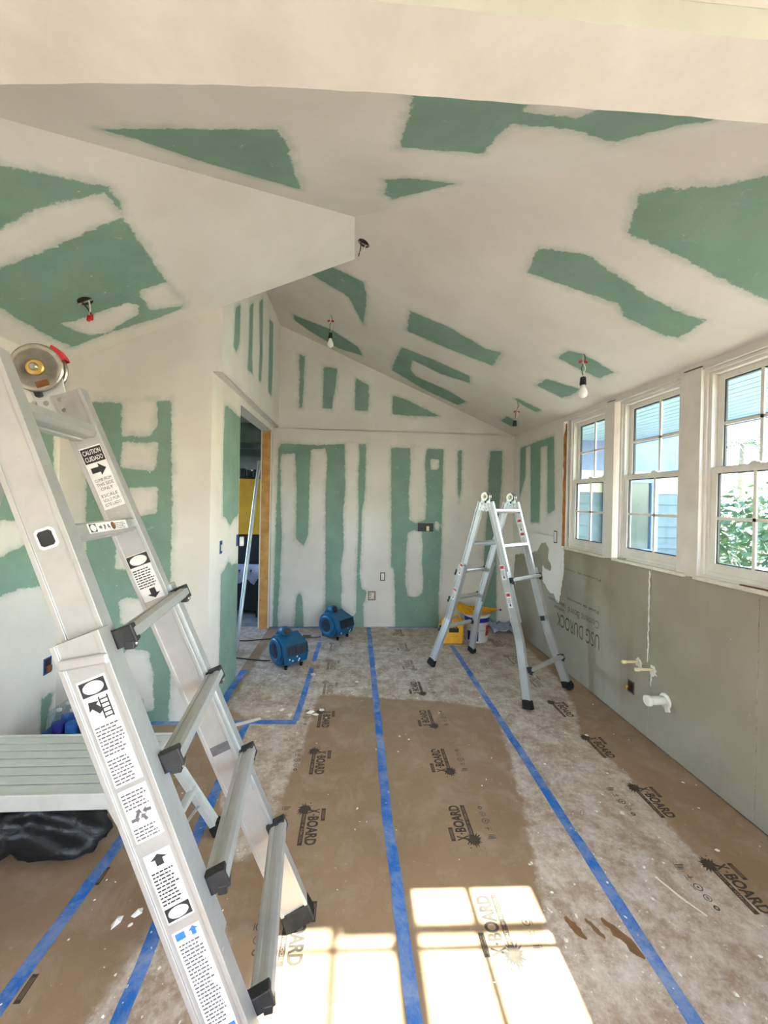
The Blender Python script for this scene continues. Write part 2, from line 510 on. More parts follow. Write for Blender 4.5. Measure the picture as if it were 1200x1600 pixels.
M['paving'] = mat('patio_concrete', lin(134, 130, 124), 0.85, 0, lin(118, 114, 110), 4)
M['leaf'] = mat('shrub_leaves', lin(72, 98, 54), 0.6, 0, lin(38, 62, 32), 6)
M['leaf_dark'] = mat('dark_shrub_leaves', lin(52, 86, 48), 0.6, 0, lin(30, 56, 32), 6)
M['bark'] = mat('palm_bark', lin(140, 124, 104), 0.9, 0, lin(104, 90, 74), 12)
M['roof'] = mat('blue_shingles', lin(62, 84, 118), 0.8, 0, lin(52, 72, 102), 8)
M['screen'] = mat('dark_door_glass', lin(60, 78, 76), 0.08, 0, lin(52, 70, 66), 3)

# ------------------------------------------------------------------ walls: where the bare green board shows (metres on each plane)
PATCH = {
'hip':([[(-0.94,1.435),(-0.767,1.415),(-0.286,1.363),(-0.274,1.451),(-0.29,1.759),(-0.294,1.985),(-0.434,1.88),(-0.696,1.661),(-0.838,1.504)],[(0.131,1.037),(0.143,1.191),(0.134,1.454),(0.3,1.466),(0.462,1.474),(0.474,1.258),(0.485,1.248),(0.681,1.255),(0.884,1.327),(0.96,1.244),(1.021,1.187),(1.084,1.152),(1.031,1.027),(0.715,0.976)],[(0.112,1.782),(0.216,1.752),(0.452,1.784),(0.163,2.071),(0.116,1.985)]],[[(0.492,1.167),(0.486,1.119),(0.494,1.086),(0.67,1.082),(0.704,1.136),(0.67,1.18),(0.597,1.177)]]),
'cL':([[(-1.33,1.533),(-1.187,1.648),(-1.069,1.745),(-1.08,1.848),(-1.105,1.917),(-1.116,2.045),(-1.149,2.434),(-1.153,2.675),(-1.185,2.73),(-1.35,2.737),(-1.615,2.717),(-1.894,2.722),(-1.906,2.465),(-1.892,2.194),(-1.892,2.023),(-1.398,1.487)]],[[(-1.291,2.423),(-1.146,2.429),(-1.149,2.704),(-1.339,2.63),(-1.321,2.467)],[(-1.776,2.47),(-1.665,2.485),(-1.407,2.489),(-1.382,2.547),(-1.42,2.619),(-1.663,2.696),(-1.739,2.658),(-1.765,2.578)],[(-1.704,1.791),(-1.538,1.778),(-1.352,1.738),(-1.104,1.764),(-1.112,1.913),(-1.233,1.915),(-1.511,1.946),(-1.688,1.954),(-1.861,1.959)]]),
'cR':([[(1.113,1.522),(1.176,1.45),(1.301,1.363),(1.387,1.26),(1.45,1.197),(2.004,1.64),(1.784,1.679),(1.587,1.684),(1.428,1.678),(1.215,1.697),(1.189,1.682),(1.151,1.592)],[(0.929,1.995),(1.141,1.893),(1.201,1.908),(1.489,1.95),(1.671,1.955),(1.797,1.919),(1.823,2.13),(1.734,2.162),(1.522,2.165),(1.438,2.1),(1.223,2.147),(0.959,2.2)],[(-0.443,3.367),(-0.235,3.107),(0.034,3.099),(0.064,3.263),(0.067,3.536),(0.05,3.85),(-0.032,3.633),(-0.089,3.458),(-0.172,3.428),(-0.271,3.414),(-0.363,3.385)],[(-0.734,4.42),(-0.422,4.356),(-0.279,4.329),(0.005,4.451),(0.061,4.655),(-0.227,4.793),(-0.6,4.666),(-0.734,4.559)],[(0.416,3.189),(0.727,3.148),(1.066,3.202),(1.177,3.134),(1.204,3.432),(0.815,3.512),(0.438,3.553)],[(0.435,3.928),(0.77,3.864),(1.123,3.843),(1.167,4.009),(0.893,4.121),(0.581,4.114),(0.601,4.392),(0.678,4.506),(1.047,4.47),(1.295,4.54),(1.246,4.789),(0.803,4.794),(0.408,4.666),(0.413,4.278)],[(1.49,2.855),(1.49,2.705),(1.585,2.658),(1.714,2.676),(1.837,2.694),(1.827,2.856),(1.697,2.866),(1.578,2.86)],[(1.588,3.404),(1.584,3.208),(1.713,3.168),(1.836,3.114),(1.852,3.263),(1.832,3.405),(1.723,3.402)],[(1.574,3.866),(1.611,3.826),(1.861,3.821),(1.848,3.934),(1.723,3.929)],[(1.731,4.623),(1.719,4.396),(1.84,4.411),(1.872,4.524),(1.869,4.651)]],[]),
'far':([[(-0.926,2.292),(-0.451,2.286),(-0.147,2.311),(0.127,2.314),(0.132,2.093),(0.125,1.607),(0.096,1.461),(0.095,1.081),(0.079,0.675),(0.115,0.481),(0.172,0.465),(0.159,0.323),(0.135,0.303),(0.15,-0.046),(-1.0,-0.046),(-0.967,2.239)],[(0.441,2.28),(1.123,2.278),(1.121,1.357),(1.121,0.963),(1.099,0.43),(1.108,-0.087),(0.542,-0.087),(0.536,0.174),(0.513,0.728),(0.472,0.752),(0.466,1.216)],[(1.302,2.263),(1.36,2.273),(1.362,1.768),(1.333,1.591),(1.309,1.746)],[(1.728,2.275),(1.888,2.279),(1.889,1.858),(1.863,1.485),(1.841,0.939),(1.864,-0.088),(1.661,-0.088),(1.673,0.937),(1.71,1.565),(1.709,1.977)],[(-0.734,3.413),(-0.655,3.384),(-0.662,2.96),(-0.674,2.736),(-0.721,2.734),(-0.721,3.118)],[(-0.43,3.266),(-0.254,3.249),(-0.258,3.056),(-0.294,2.854),(-0.308,2.733),(-0.428,2.744),(-0.426,3.049)],[(-0.027,3.145),(0.145,3.055),(0.156,2.87),(0.143,2.716),(-0.026,2.726)],[(0.447,2.945),(0.669,2.872),(1.069,2.69),(0.673,2.677),(0.444,2.693)]],[[(-0.931,2.153),(-0.758,2.165),(-0.733,1.694),(-0.73,1.101),(-0.681,1.054),(-0.633,1.006),(-0.572,1.144),(-0.571,1.521),(-0.561,2.219),(-0.386,2.24),(-0.36,2.12),(-0.375,1.702),(-0.362,1.002),(-0.341,-0.086),(-0.604,-0.086),(-0.628,0.356),(-0.661,0.428),(-0.708,0.396),(-0.739,-0.086),(-0.913,-0.086),(-0.933,0.131),(-0.915,0.475),(-0.897,1.171),(-0.919,1.514)],[(-0.139,2.336),(0.03,2.34),(0.042,2.147),(0.032,1.832),(0.048,1.412),(0.046,1.096),(0.037,0.748),(0.04,0.181),(0.006,0.132),(-0.099,0.14),(-0.148,0.302),(-0.136,0.512),(-0.159,0.722),(-0.124,1.005),(-0.142,1.44),(-0.119,1.707)],[(0.693,2.319),(0.907,2.325),(0.878,2.088),(0.909,1.623),(0.898,1.369),(0.792,1.327),(0.7,1.366),(0.684,1.749),(0.701,1.948)],[(0.769,1.228),(0.856,1.213),(0.872,1.026),(0.865,0.821),(0.888,0.625),(0.884,0.437),(0.8,0.379),(0.704,0.395),(0.663,0.558),(0.668,0.958),(0.683,1.195)],[(0.948,2.139),(1.055,2.142),(1.066,2.027),(0.967,2.008)],[(1.015,1.29),(1.047,1.356),(1.089,1.307),(1.066,1.225)]]),
'right':([[(4.768,2.296),(3.937,2.314),(3.891,1.537),(4.049,1.485),(4.069,1.939),(4.082,2.228),(4.226,2.224),(4.215,1.652),(4.218,1.39),(4.439,1.377),(4.483,2.284),(4.603,2.274),(4.603,1.923),(4.764,1.654)]],[]),
'grey':([[(4.854,0.955),(4.311,1.059),(4.249,1.081),(4.164,1.176),(4.063,1.187),(3.992,1.128),(4.015,1.03),(3.931,0.956),(3.955,0.906),(4.051,0.902),(4.124,0.945),(4.131,0.783),(3.972,0.682),(3.867,0.687),(3.839,0.629),(3.776,0.613),(3.745,0.735),(3.695,0.965),(3.708,1.276),(1.556,1.481),(1.521,-0.297),(5.0,-0.187)]],[]),
'face':([[(-1.884,2.241),(-1.824,2.252),(-1.638,2.259),(-1.311,2.284),(-1.288,1.49),(-1.294,1.036),(-1.271,0.762),(-1.288,-0.058),(-1.872,-0.049),(-1.877,1.031),(-1.881,1.569)]],[[(-1.648,2.294),(-1.412,2.294),(-1.409,2.1),(-1.451,2.03),(-1.643,2.02)],[(-1.638,1.971),(-1.398,1.978),(-1.417,1.782),(-1.652,1.799)],[(-1.585,1.652),(-1.401,1.661),(-1.398,1.488),(-1.572,1.449)],[(-1.664,1.235),(-1.569,1.259),(-1.513,1.056),(-1.671,1.087)],[(-1.645,0.852),(-1.593,0.879),(-1.475,0.862),(-1.459,0.694),(-1.625,0.694)],[(-1.578,0.522),(-1.442,0.499),(-1.409,0.353),(-1.396,0.08),(-1.636,0.047),(-1.642,0.4)]]),
'left':([[(2.174,2.347),(2.419,2.386),(2.524,2.377),(2.67,2.344),(2.803,2.176),(2.825,1.213),(2.807,0.975),(2.551,1.007),(2.42,0.988),(2.196,0.99)],[(2.735,0.244),(2.852,0.234),(2.804,0.1),(2.774,-0.058),(2.73,-0.031)]],[[(2.332,1.438),(2.599,1.424),(2.602,1.282),(2.416,1.232),(2.336,1.233)]]),
'doorup':([[(3.145,3.096),(3.278,3.182),(3.279,2.884),(3.2,2.755),(3.116,2.769)],[(3.543,3.302),(3.667,3.399),(3.66,2.88),(3.692,2.744),(3.52,2.728),(3.542,3.008)],[(3.876,3.504),(4.026,3.618),(4.047,3.02),(4.012,2.769),(3.909,2.751),(3.933,3.105)],[(4.328,3.552),(4.525,3.592),(4.54,3.052),(4.498,2.749),(4.333,2.762),(4.334,3.123)]],[]),
'door':([[(3.131,2.327),(3.273,2.335),(3.601,2.309),(3.633,1.833),(3.556,1.788),(3.559,1.446),(3.413,1.413),(3.314,1.36),(3.229,1.422),(3.135,1.452),(3.119,1.737),(3.118,2.035)],[(3.116,1.004),(3.219,1.041),(3.296,1.086),(3.384,1.035),(3.646,1.01),(3.625,0.716),(3.611,0.314),(3.634,-0.057),(3.098,0.0),(3.114,0.491)]],[]),
}

def poly_sd(pts, poly):
    P = np.asarray(poly, float)
    Q = np.roll(P, -1, axis=0)
    best = np.full(len(pts), 1e9)
    ins = np.zeros(len(pts), bool)
    for a, b in zip(P, Q):
        d = b - a
        t = np.clip(((pts - a) @ d) / max(d @ d, 1e-12), 0, 1)
        best = np.minimum(best, np.hypot(*(pts - a - t[:, None] * d).T))
        c = (a[1] > pts[:, 1]) != (b[1] > pts[:, 1])
        xi = a[0] + (pts[:, 1] - a[1]) * d[0] / (d[1] if abs(d[1]) > 1e-12 else 1e-12)
        ins ^= c & (pts[:, 0] < xi)
    return np.where(ins, best, -best)

def mask_sd(pts, key):
    s = np.full(len(pts), -1.0)
    if key:
        g, wht = PATCH[key]
        for p in g: s = np.maximum(s, poly_sd(pts, p))
        for p in wht: s = np.minimum(s, -poly_sd(pts, p))
    return s

def sheet(name, quads, axes, key, m, parent=None, step=0.025, kind=None, jit=0.0, fn=None):
    """flat surface made of quads (4 corners each), gridded finely and carrying the patch distance"""
    vs, fs = [], []
    for q in quads:
        a, b, c, d = [np.array(p, float) for p in q]
        nu = max(1, int(round(max(np.linalg.norm(b - a), np.linalg.norm(c - d)) / step)))
        nv = max(1, int(round(max(np.linalg.norm(d - a), np.linalg.norm(c - b)) / step)))
        u = np.linspace(0, 1, nu + 1)[None, :, None]
        v = np.linspace(0, 1, nv + 1)[:, None, None]
        g = (a * (1 - u) + b * u) * (1 - v) + (d * (1 - u) + c * u) * v
        o = len(vs)
        vs += g.reshape(-1, 3).tolist()
        w_ = nu + 1
        fs += [(o + j * w_ + i, o + j * w_ + i + 1, o + (j + 1) * w_ + i + 1, o + (j + 1) * w_ + i) for j in range(nv) for i in range(nu)]
    arr = np.array(vs)
    s = fn(arr[:, list(axes)]) if fn else mask_sd(arr[:, list(axes)], key)
    me = bpy.data.meshes.new(name)
    me.from_pydata(vs, [], fs)
    me.materials.append(m)
    at = me.attributes.new('sd', 'FLOAT', 'POINT')
    at.data.foreach_set('value', s.astype(np.float32))
    me.update()
    o = link(bpy.data.objects.new(name, me), parent)
    if kind: o['kind'] = kind
    return o

def struct(o):
    o['kind'] = 'structure'
    return o

XR, XL, YF, YD = 2.045, -2.06, 2.865, 4.954          # right wall, left wall, alcove wall, far wall
XP, XU = -1.03, -0.965                                # passage wall below and above the step
ZE, SL, SLL = 2.46, 0.43, 0.42
RX = -0.035
zR = lambda x: ZE + SL * (XR - x)
ZRIDGE = zR(RX)
zL = lambda x: ZRIDGE + SLL * (x - RX)
A = (RX, 2.44, ZRIDGE)
ZSTEP = 2.495
ZN = 2.495                                            # ceiling of the room behind the header

# floor slab
struct(MB().box(-4.2, 2.18, -2.7, 8.2, -0.12, -0.004).build('floor', M['concrete']))
floor = bpy.data.objects['floor']

# ceilings
HL = (XL, 2.44 - 0.885 * (RX - XL), zL(XL))
HR = (XR, 2.44 - (XR - RX), ZE)
sheet('ceiling_left', [[A, (RX, YF, ZRIDGE), (XL, YF, zL(XL)), HL]], (0, 1), 'cL', M['dry'], kind='structure')
sheet('ceiling_right', [[(XU, YF, zR(XU)), (XR, YF, ZE), (XR, YD, ZE), (XU, YD, zR(XU))],
                        [A, HR, (XR, YF, ZE), (RX, YF, ZRIDGE)]], (0, 1), 'cR', M['dry'], kind='structure')
sheet('ceiling_front', [[HL, HR, A, A]], (0, 1), 'hip', M['dry'], kind='structure')
# the gable above the alcove ceiling, behind its edge
struct(mesh_obj('wall_gable', [(XU, YF, zL(XU)), (RX, YF, ZRIDGE), (RX, YF, zR(RX)), (XU, YF, zR(XU))], [(0, 1, 2, 3)], M['plaster']))

# roof deck above the ceilings
def deck(name, pts, parent):
    lo = [V(p) + V((0, 0, 0.012)) for p in pts]; hi = [V(p) + V((0, 0, 0.11)) for p in pts]
    n_ = len(pts)
    mesh_obj(name, lo + hi, [tuple(range(n_ - 1, -1, -1)), tuple(range(n_, 2 * n_))] + [(i, (i + 1) % n_, n_ + (i + 1) % n_, n_ + i) for i in range(n_)], M['roof'], parent)
cR_ = bpy.data.objects['ceiling_right']
deck('roof_deck', [(XU - 0.15, YF - 0.02, zR(XU - 0.15)), (XR + 0.15, YF - 0.02, zR(XR + 0.15)), (XR + 0.15, YD + 0.2, zR(XR + 0.15)), (XU - 0.15, YD + 0.2, zR(XU - 0.15))], cR_)
deck('roof_deck', [A, (HR[0] + 0.15, HR[1] - 0.15, HR[2] - 0.065), (XR + 0.15, YF + 0.05, zR(XR + 0.15)), (RX, YF + 0.05, ZRIDGE)], cR_)
deck('roof_deck', [A, (RX, YF - 0.006, ZRIDGE), (XL - 0.15, YF - 0.006, zL(XL - 0.15)), (HL[0] - 0.15, HL[1] - 0.13, zL(XL - 0.15))], bpy.data.objects['ceiling_left'])
deck('roof_deck', [A, (HL[0] - 0.15, HL[1] - 0.13, zL(XL - 0.15)), (XL - 0.1, 0.3, 2.42), (XR + 0.1, 0.3, 2.42), (HR[0] + 0.15, HR[1] - 0.15, HR[2] - 0.065)], bpy.data.objects['ceiling_front']) if False else None

# far wall, the gable part a little proud of the lower wall
wf = sheet('wall_far', [[(XP, YD, 0), (XR, YD, 0), (XR, YD, 2.48), (XP, YD, 2.48)]], (0, 2), 'far', M['dry'], kind='structure')
MB().add([(XU - 0.1, YD + 0.001, 2.47), (XR + 0.1, YD + 0.001, 2.44), (XR + 0.1, YD + 0.1, 2.44), (XU - 0.1, YD + 0.1, 2.47), (XU - 0.1, YD + 0.001, 3.82), (XU - 0.1, YD + 0.1, 3.82)], [(0, 1, 4), (2, 3, 5), (1, 2, 5, 4), (0, 4, 5, 3), (0, 3, 2, 1)]).build('gable_core', M['plaster'], wf)
wu = sheet('gable_face', [[(XU, YD - 0.014, 2.48), (XR, YD - 0.014, 2.46), (XR, YD - 0.014, ZE), (XU, YD - 0.014, zR(XU))]], (0, 2), 'far', M['dry'], parent=wf)
MB().box(XU, XR, YD - 0.014, YD, 2.476, 2.482).build('gable_edge', M['plaster'], wf)

# alcove wall facing the camera
sheet('wall_alcove', [[(XL, YF, 0), (XP, YF, 0), (XP, YF, ZSTEP), (XL, YF, ZSTEP)],
                      [(XL, YF, ZSTEP), (XU, YF, ZSTEP), (XU, YF, zL(XU)), (XL, YF, zL(XL))]], (0, 2), 'face', M['dry'], kind='structure')
# left wall
sheet('wall_left', [[(XL, -2.5, 0), (XL, YF, 0), (XL, YF, zL(XL)), (XL, -2.5, zL(XL))]], (1, 2), 'left', M['dry'], kind='structure', step=0.03)
# passage wall with the doorway
OY0, OY1, OZ = 3.56, 4.86, 2.43
wp = sheet('wall_passage', [[(XP, YF, 0), (XP, OY0, 0), (XP, OY0, ZSTEP), (XP, YF, ZSTEP)],
                            [(XP, OY0, OZ), (XP, YD, OZ), (XP, YD, ZSTEP), (XP, OY0, ZSTEP)],
                            [(XP, OY1 + 0.045, 0), (XP, YD, 0), (XP, YD, OZ), (XP, OY1 + 0.045, OZ)]], (1, 2), 'door', M['dry'], kind='structure')
sheet('upper_face', [[(XU, YF, ZSTEP), (XU, YD, ZSTEP), (XU, YD, zR(XU)), (XU, YF, zR(XU))]], (1, 2), 'doorup', M['dry'], parent=wp)
MB().box(XP, XU, YF, YD, ZSTEP, ZSTEP + 0.004).build('step_underside', M['plaster'], wp)
mb = MB()
mb.box(-1.16, XP - 0.001, YF + 0.001, OY0, 0, ZSTEP)
mb.box(-1.16, XP - 0.001, OY0, YD, OZ, ZSTEP)
mb.box(-1.16, XP - 0.001, OY1 + 0.05, YD + 0.1, 0, OZ)
mb.box(-1.10, XU - 0.002, YF + 0.002, YD + 0.1, ZSTEP + 0.005, zR(XU) + 0.05)
mb.build('wall_core', M['plaster'], wp)
MB().box(-1.16, XR + 0.1, YD + 0.001, YD + 0.1, 0, 2.49).build('wall_core', M['plaster'], wf)
d1 = struct(empty('door_1', (-1.095, OY1 + 0.02, 0)))
MB().box(-0.052, 0.050, 0, 0.038, 0, OZ).build('door_stud', M['wood'], d1, 0.002)
MB().box(0.050, 0.064, 0.004, 0.036, 0, OZ).box(-0.066, -0.052, 0.004, 0.036, 0, OZ).build('drywall_edge', M['plaster'], d1)
for k, (dz) in enumerate((0.35, 0.62, 0.98, 1.30, 1.74, 2.1)):
    MB().lathe((0.03 if k % 2 else -0.04, 0.0005, dz), (0, -1, 0), [(0, 0.006), (0.003, 0.004)], 8).build('nail_head', M['rust'], d1)

# header over the opening the camera stands in
far_e = [(-2.06, .94), (-1.4, .895), (-.744, .855), (-.544, .837), (-.348, .824), (-.153, .814), (.043, .809), (.45, .806), (.882, .804), (2.045, .80)]
rng = random.Random(4)
mb = MB()
fe = []
for (xa, ya), (xb, yb) in zip(far_e[:-1], far_e[1:]):
    n_ = max(2, int((xb - xa) / 0.035))
    for k in range(n_):
        t = k / n_
        fe.append((xa + (xb - xa) * t, ya + (yb - ya) * t + rng.uniform(-0.0012, 0.0014)))
fe.append(far_e[-1])
vs = []
for x, y in fe:
    yn = 0.662 + rng.uniform(-0.001, 0.001)
    vs += [(x, yn, 2.56), (x, yn, 2.44), (x, y, 2.44), (x, y, 2.80)]
fs = []
for i in range(len(fe) - 1):
    for k in range(3):
        fs.append((4 * i + k, 4 * i + 4 + k, 4 * i + 5 + k, 4 * i + 1 + k))
tr = struct(mesh_obj('trim_1', vs, fs, [M['plaster'], M['paperboard']]))
for i_, p_ in enumerate(tr.data.polygons): p_.material_index = 1 if i_ % 3 == 0 else 0
tag(bpy.data.objects['trim_1'], 'white plastered header beam crossing the top of the picture')
# room behind the header (where the camera stands)
struct(MB().box(XL - 0.1, XR + 0.1, -2.6, 0.662, ZN, ZN + 0.06).build('ceiling_near', M['plaster']))
struct(MB().box(XL - 0.1, -0.3, -2.62, -2.5, 0, ZN).box(1.5, XR + 0.1, -2.62, -2.5, 0, ZN).box(-0.3, 1.5, -2.62, -2.5, 2.1, ZN).build('wall_near', M['plaster']))  # unseen opening between these pieces is added to let in sky fill

# ------------------------------------------------------------------ right wall with its row of windows
PIL = [(2.99, 3.11), (2.21, 2.365), (1.640, 1.648)]
sheet('wall_right', [[(XR, 3.757, 1.27), (XR, YD, 1.27), (XR, YD, ZE), (XR, 3.757, ZE)],
                     [(XR, 0.86, 2.425), (XR, 3.757, 2.425), (XR, 3.757, ZE), (XR, 0.86, ZE)]], (1, 2), 'right', M['dry'], kind='structure')
wr = bpy.data.objects['wall_right']
mb = MB()
MB().box(XR + 0.013, XR + 0.10, 0.86, YD, 0, 1.17).build('board_backing', M['backing'], wr)
mb.box(XR + 0.001, XR + 0.10, 3.757, YD, 1.17, ZE)
mb.box(XR + 0.001, XR + 0.12, 0.5, 3.757, 2.415, ZE + 0.02)
mb.box(XR, XR + 0.10, -0.1, 0.86, 0, ZE)
mb.box(XR + 0.001, XR + 0.10, 0.86, 1.05, 1.17, ZE)
mb.box(XR, XR + 0.10, -2.6, -1.9, 0, ZE)
mb.box(XR, XR + 0.10, -1.9, -0.1, 0, 0.9)
mb.box(XR, XR + 0.10, -1.9, -0.1, 2.3, ZE + 0.03)  # window gap below is added, unseen, so sunlight bounces from behind the camera
mb.build('wall_core', M['plaster'], wr)
gaps = [0.2, 1.85, 2.572, 4.09, YD]
for a, b in zip(gaps[:-1], gaps[1:]):
    if b <= 3.8:
        q = [[(XR, a + 0.0015, 0.004), (XR, b - 0.0015, 0.004), (XR, b - 0.0015, 1.172), (XR, a + 0.0015, 1.172)]]
    elif a < 3.8:
        q = [[(XR, a + 0.0015, 0.004), (XR, 3.757, 0.004), (XR, 3.757, 1.172), (XR, a + 0.0015, 1.172)],
             [(XR, 3.757, 0.004), (XR, b, 0.004), (XR, b, 1.275), (XR, 3.757, 1.275)]]
    else:
        q = [[(XR, a, 0.004), (XR, b, 0.004), (XR, b, 1.275), (XR, a, 1.275)]]
    sheet('cement_board', q, (1, 2), 'grey', M['cement'], parent=wr)
    MB().box(XR + 0.0005, XR + 0.012, a + 0.0015, b - 0.0015, 0.004, 1.17).build('board_edge', M['cement'], wr)
# beads of compound down the joint
rng = random.Random(9)
def bead(y, z0, z1, wd, name='compound_bead'):
    vs, fs = [], []
    n_ = int((z0 - z1) / 0.02)
    for i in range(n_ + 1):
        z = z0 + (z1 - z0) * i / n_
        c = y + rng.uniform(-0.004, 0.004)
        h = wd * rng.uniform(0.5, 1.3) * (0.4 if i in (0, n_) else 1)
        vs += [(XR - 0.0005, c - h, z), (XR - 0.004, c, z), (XR - 0.0005, c + h, z)]
    for i in range(n_):
        for k in (0, 1):
            fs.append((3 * i + k, 3 * i + k + 1, 3 * i + 4 + k, 3 * i + 3 + k))
    return mesh_obj(name, vs, fs, M['plaster'], wr, True)
bead(2.588, 1.155, 0.52, 0.007)
bead(2.552, 0.47, 0.37, 0.006)
bead(3.75, 1.10, 0.95, 0.01)
# lettering on the board, printed upside down
mb = MB()
def right_text(body, ya, yb, z_top, z_bot, m, bold=0.0):
    """upside-down print: reads towards +Y, letters stand downwards"""
    mb_ = MB()
    text_fit(mb_, body, 0, yb - ya, 0, z_top - z_bot, 0, bold)
    o = mb_.build('printed_lettering', m, wr)
    o.matrix_local = frame_mat((XR - 0.0012, ya, z_top), (0, 1, 0), (0, 0, -1))
    return o
right_text('USG DUROCK', 3.12, 3.80, 0.52, 0.395, M['ink_grey'])
right_text('Cement Board', 3.13, 3.60, 0.63, 0.565, M['ink_grey'], -0.01)
right_text('Panel de cemento', 3.14, 3.62, 0.715, 0.69, M['ink_grey'])
right_text('Tableros de cemento', 3.64, 3.98, 0.64, 0.60, M['ink_grey'])
right_text('Cement board', 3.66, 3.86, 0.58, 0.545, M['ink_grey'])
right_text('Panneau de ciment', 3.12, 3.70, 0.985, 0.965, M['ink_grey'])

for i, (a, b) in enumerate(PIL):
    t = struct(MB().box(XR - 0.004, XR + 0.085, a, b, 1.176, 2.432).build('trim_%d' % (i + 2), M['plaster'], None, 0.003))
    if i < 2:
        MB().bar((XR - 0.002, b - 0.03, 2.440), (XR - 0.002, a - 0.004, 2.436), (0, 0, 1), 0.005, 0.004).build('plaster_crack', M['hole'], t)

def window(n, yc, raised=0.0, hw=0.335):
    W = struct(empty('window_%d' % n, (XR, yc, 1.19)))
    z = lambda v: v - 1.19
    def rg(x0, x1, y, za, zb, t, name, m, par, tb=None):
        tb = t if tb is None else tb
        q = MB()
        q.box(x0, x1, -y, -y + t, za, zb).box(x0, x1, y - t, y, za, zb)
        q.box(x0, x1, -y + t, y - t, zb - t, zb).box(x0, x1, -y + t, y - t, za, za + tb)
        return q.build(name, m, par, 0.0015)
    rg(0.035, 0.10, hw, z(1.19), z(2.415), 0.038, 'frame', M['white_vinyl'], W, 0.035)
    rg(0.02, 0.036, hw, z(1.19), z(2.415), 0.020, 'casing', M['white_vinyl'], W, 0.012)
    MB().box(-0.03, 0.05, -hw, hw, -0.020, 0.0).build('stool', M['sill'], W, 0.003)
    for which in ('upper_sash', 'lower_sash'):
        if which == 'upper_sash':
            x0, x1, za, zb, y, t, tb = 0.072, 0.094, z(1.795), z(2.378), hw - 0.038, 0.036, 0.036
        else:
            x0, x1, za, zb, y, t, tb = 0.040, 0.066, z(1.225) + raised, z(1.835) + raised, hw - 0.038, 0.036, 0.05
        s_ = rg(x0, x1, y, za, zb, t, which, M['white_vinyl'], W, tb)
        gy, g0, g1 = y - t, za + tb, zb - t
        xm = (x0 + x1) / 2
        rg(xm - 0.004, xm + 0.010, gy, g0, g1, 0.007, 'glazing_spacer', M['black'], s_)
        zm = (g0 + g1) / 2
        MB().box(xm - 0.005, xm + 0.004, -0.009, 0.009, g0, g1).build('muntin', M['white_vinyl'], s_)
        MB().box(xm - 0.005, xm + 0.004, -gy, gy, zm - 0.009, zm + 0.009).build('muntin', M['white_vinyl'], s_)
        for (ya, yb) in ((-gy, 0), (0, gy)):
            for (ca, cb) in ((g0, zm), (zm, g1)):
                MB().box(xm + 0.004, xm + 0.007, ya, yb, ca, cb).build('pane', M['glass'], s_)
        if which == 'lower_sash':
            MB().box(x0 + 0.002, x1 + 0.002, -0.03, 0.03, zb, zb + 0.010).box(x0 + 0.004, x1, -0.008, 0.024, zb + 0.008, zb + 0.017).build('sash_lock', M['white_vinyl'], W, 0.002)
    return W
w1 = window(1, 3.365, hw=0.30)
w2 = window(2, 2.62)
w3 = window(3, 1.93, hw=0.285)
w4 = window(4, 1.345, hw=0.295)
# split lumber showing beside the first window
rng = random.Random(2)
vs, fs = [], []
for i in range(25):
    zz = 1.19 + i * 0.05
    c = 3.712 + rng.uniform(-0.004, 0.004)
    e = 3.752 - (0.03 if i > 22 else 0) + rng.uniform(-0.008, 0.006)
    vs += [(XR + 0.004, c, zz), (XR + 0.004, e, zz), (XR + 0.05, e, zz), (XR + 0.05, c, zz)]
for i in range(24):
    for k in range(4):
        fs.append((4 * i + k, 4 * i + (k + 1) % 4, 4 * i + 4 + (k + 1) % 4, 4 * i + 4 + k))
st = mesh_obj('rough_stud', vs, fs, M['wood_dark'])
st.parent = w1
st.matrix_parent_inverse = Matrix.Translation(V((XR, 3.365, 1.19))).inverted()
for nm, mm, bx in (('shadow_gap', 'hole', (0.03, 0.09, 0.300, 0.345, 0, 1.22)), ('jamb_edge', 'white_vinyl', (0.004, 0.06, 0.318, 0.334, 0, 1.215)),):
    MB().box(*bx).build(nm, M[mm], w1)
# debris left on the sill
MB().box(-0.024, 0.012, 0.22, 0.27, 0.0, 0.012).build('sill_shard', M['steel'], w2)
MB().bar((0.0, 0.02, 0.004), (0.01, -0.18, 0.004), (1, 0, 0), 0.012, 0.007).build('sill_grit', M['rust'], w3)

# ------------------------------------------------------------------ floor boards
DUST = [[(-0.9, 5.1), (-0.95, 3.05), (-0.72, 2.86), (-0.74, 2.3), (-0.62, 1.95), (-0.50, 1.75), (-0.40, 1.80), (-0.36, 2.10), (-0.305, 2.46), (-0.28, 2.99), (-0.25, 3.23),
         (0.3, 3.15), (0.876, 3.07), (1.10, 2.95), (1.0, 2.36), (0.91, 2.0), (0.80, 1.6), (0.74, 1.4), (0.76, 1.15), (0.70, 0.6), (1.75, 0.6), (1.72, 1.2), (1.60, 1.7), (1.66, 2.2), (1.60, 2.6), (1.78, 3.0), (1.9, 3.5), (2.0, 5.1)],
        [(-0.7, 1.55), (-0.45, 1.50), (-0.30, 1.15), (-0.30, 0.9), (-0.75, 0.9), (-0.8, 1.2)]]
def floor_sd(p):
    s = np.full(len(p), -1.0)
    for q in DUST: s = np.maximum(s, poly_sd(p, q))
    # walked and swept ground further out keeps a little dust
    return np.maximum(s, -0.035 + 0.0 * s) if False else s
SEAM = [(-2.06, -1.09), (-1.09, -0.72), (-0.72, 0.201), (0.201, 1.101), (1.101, 2.043)]
SHEETS = []
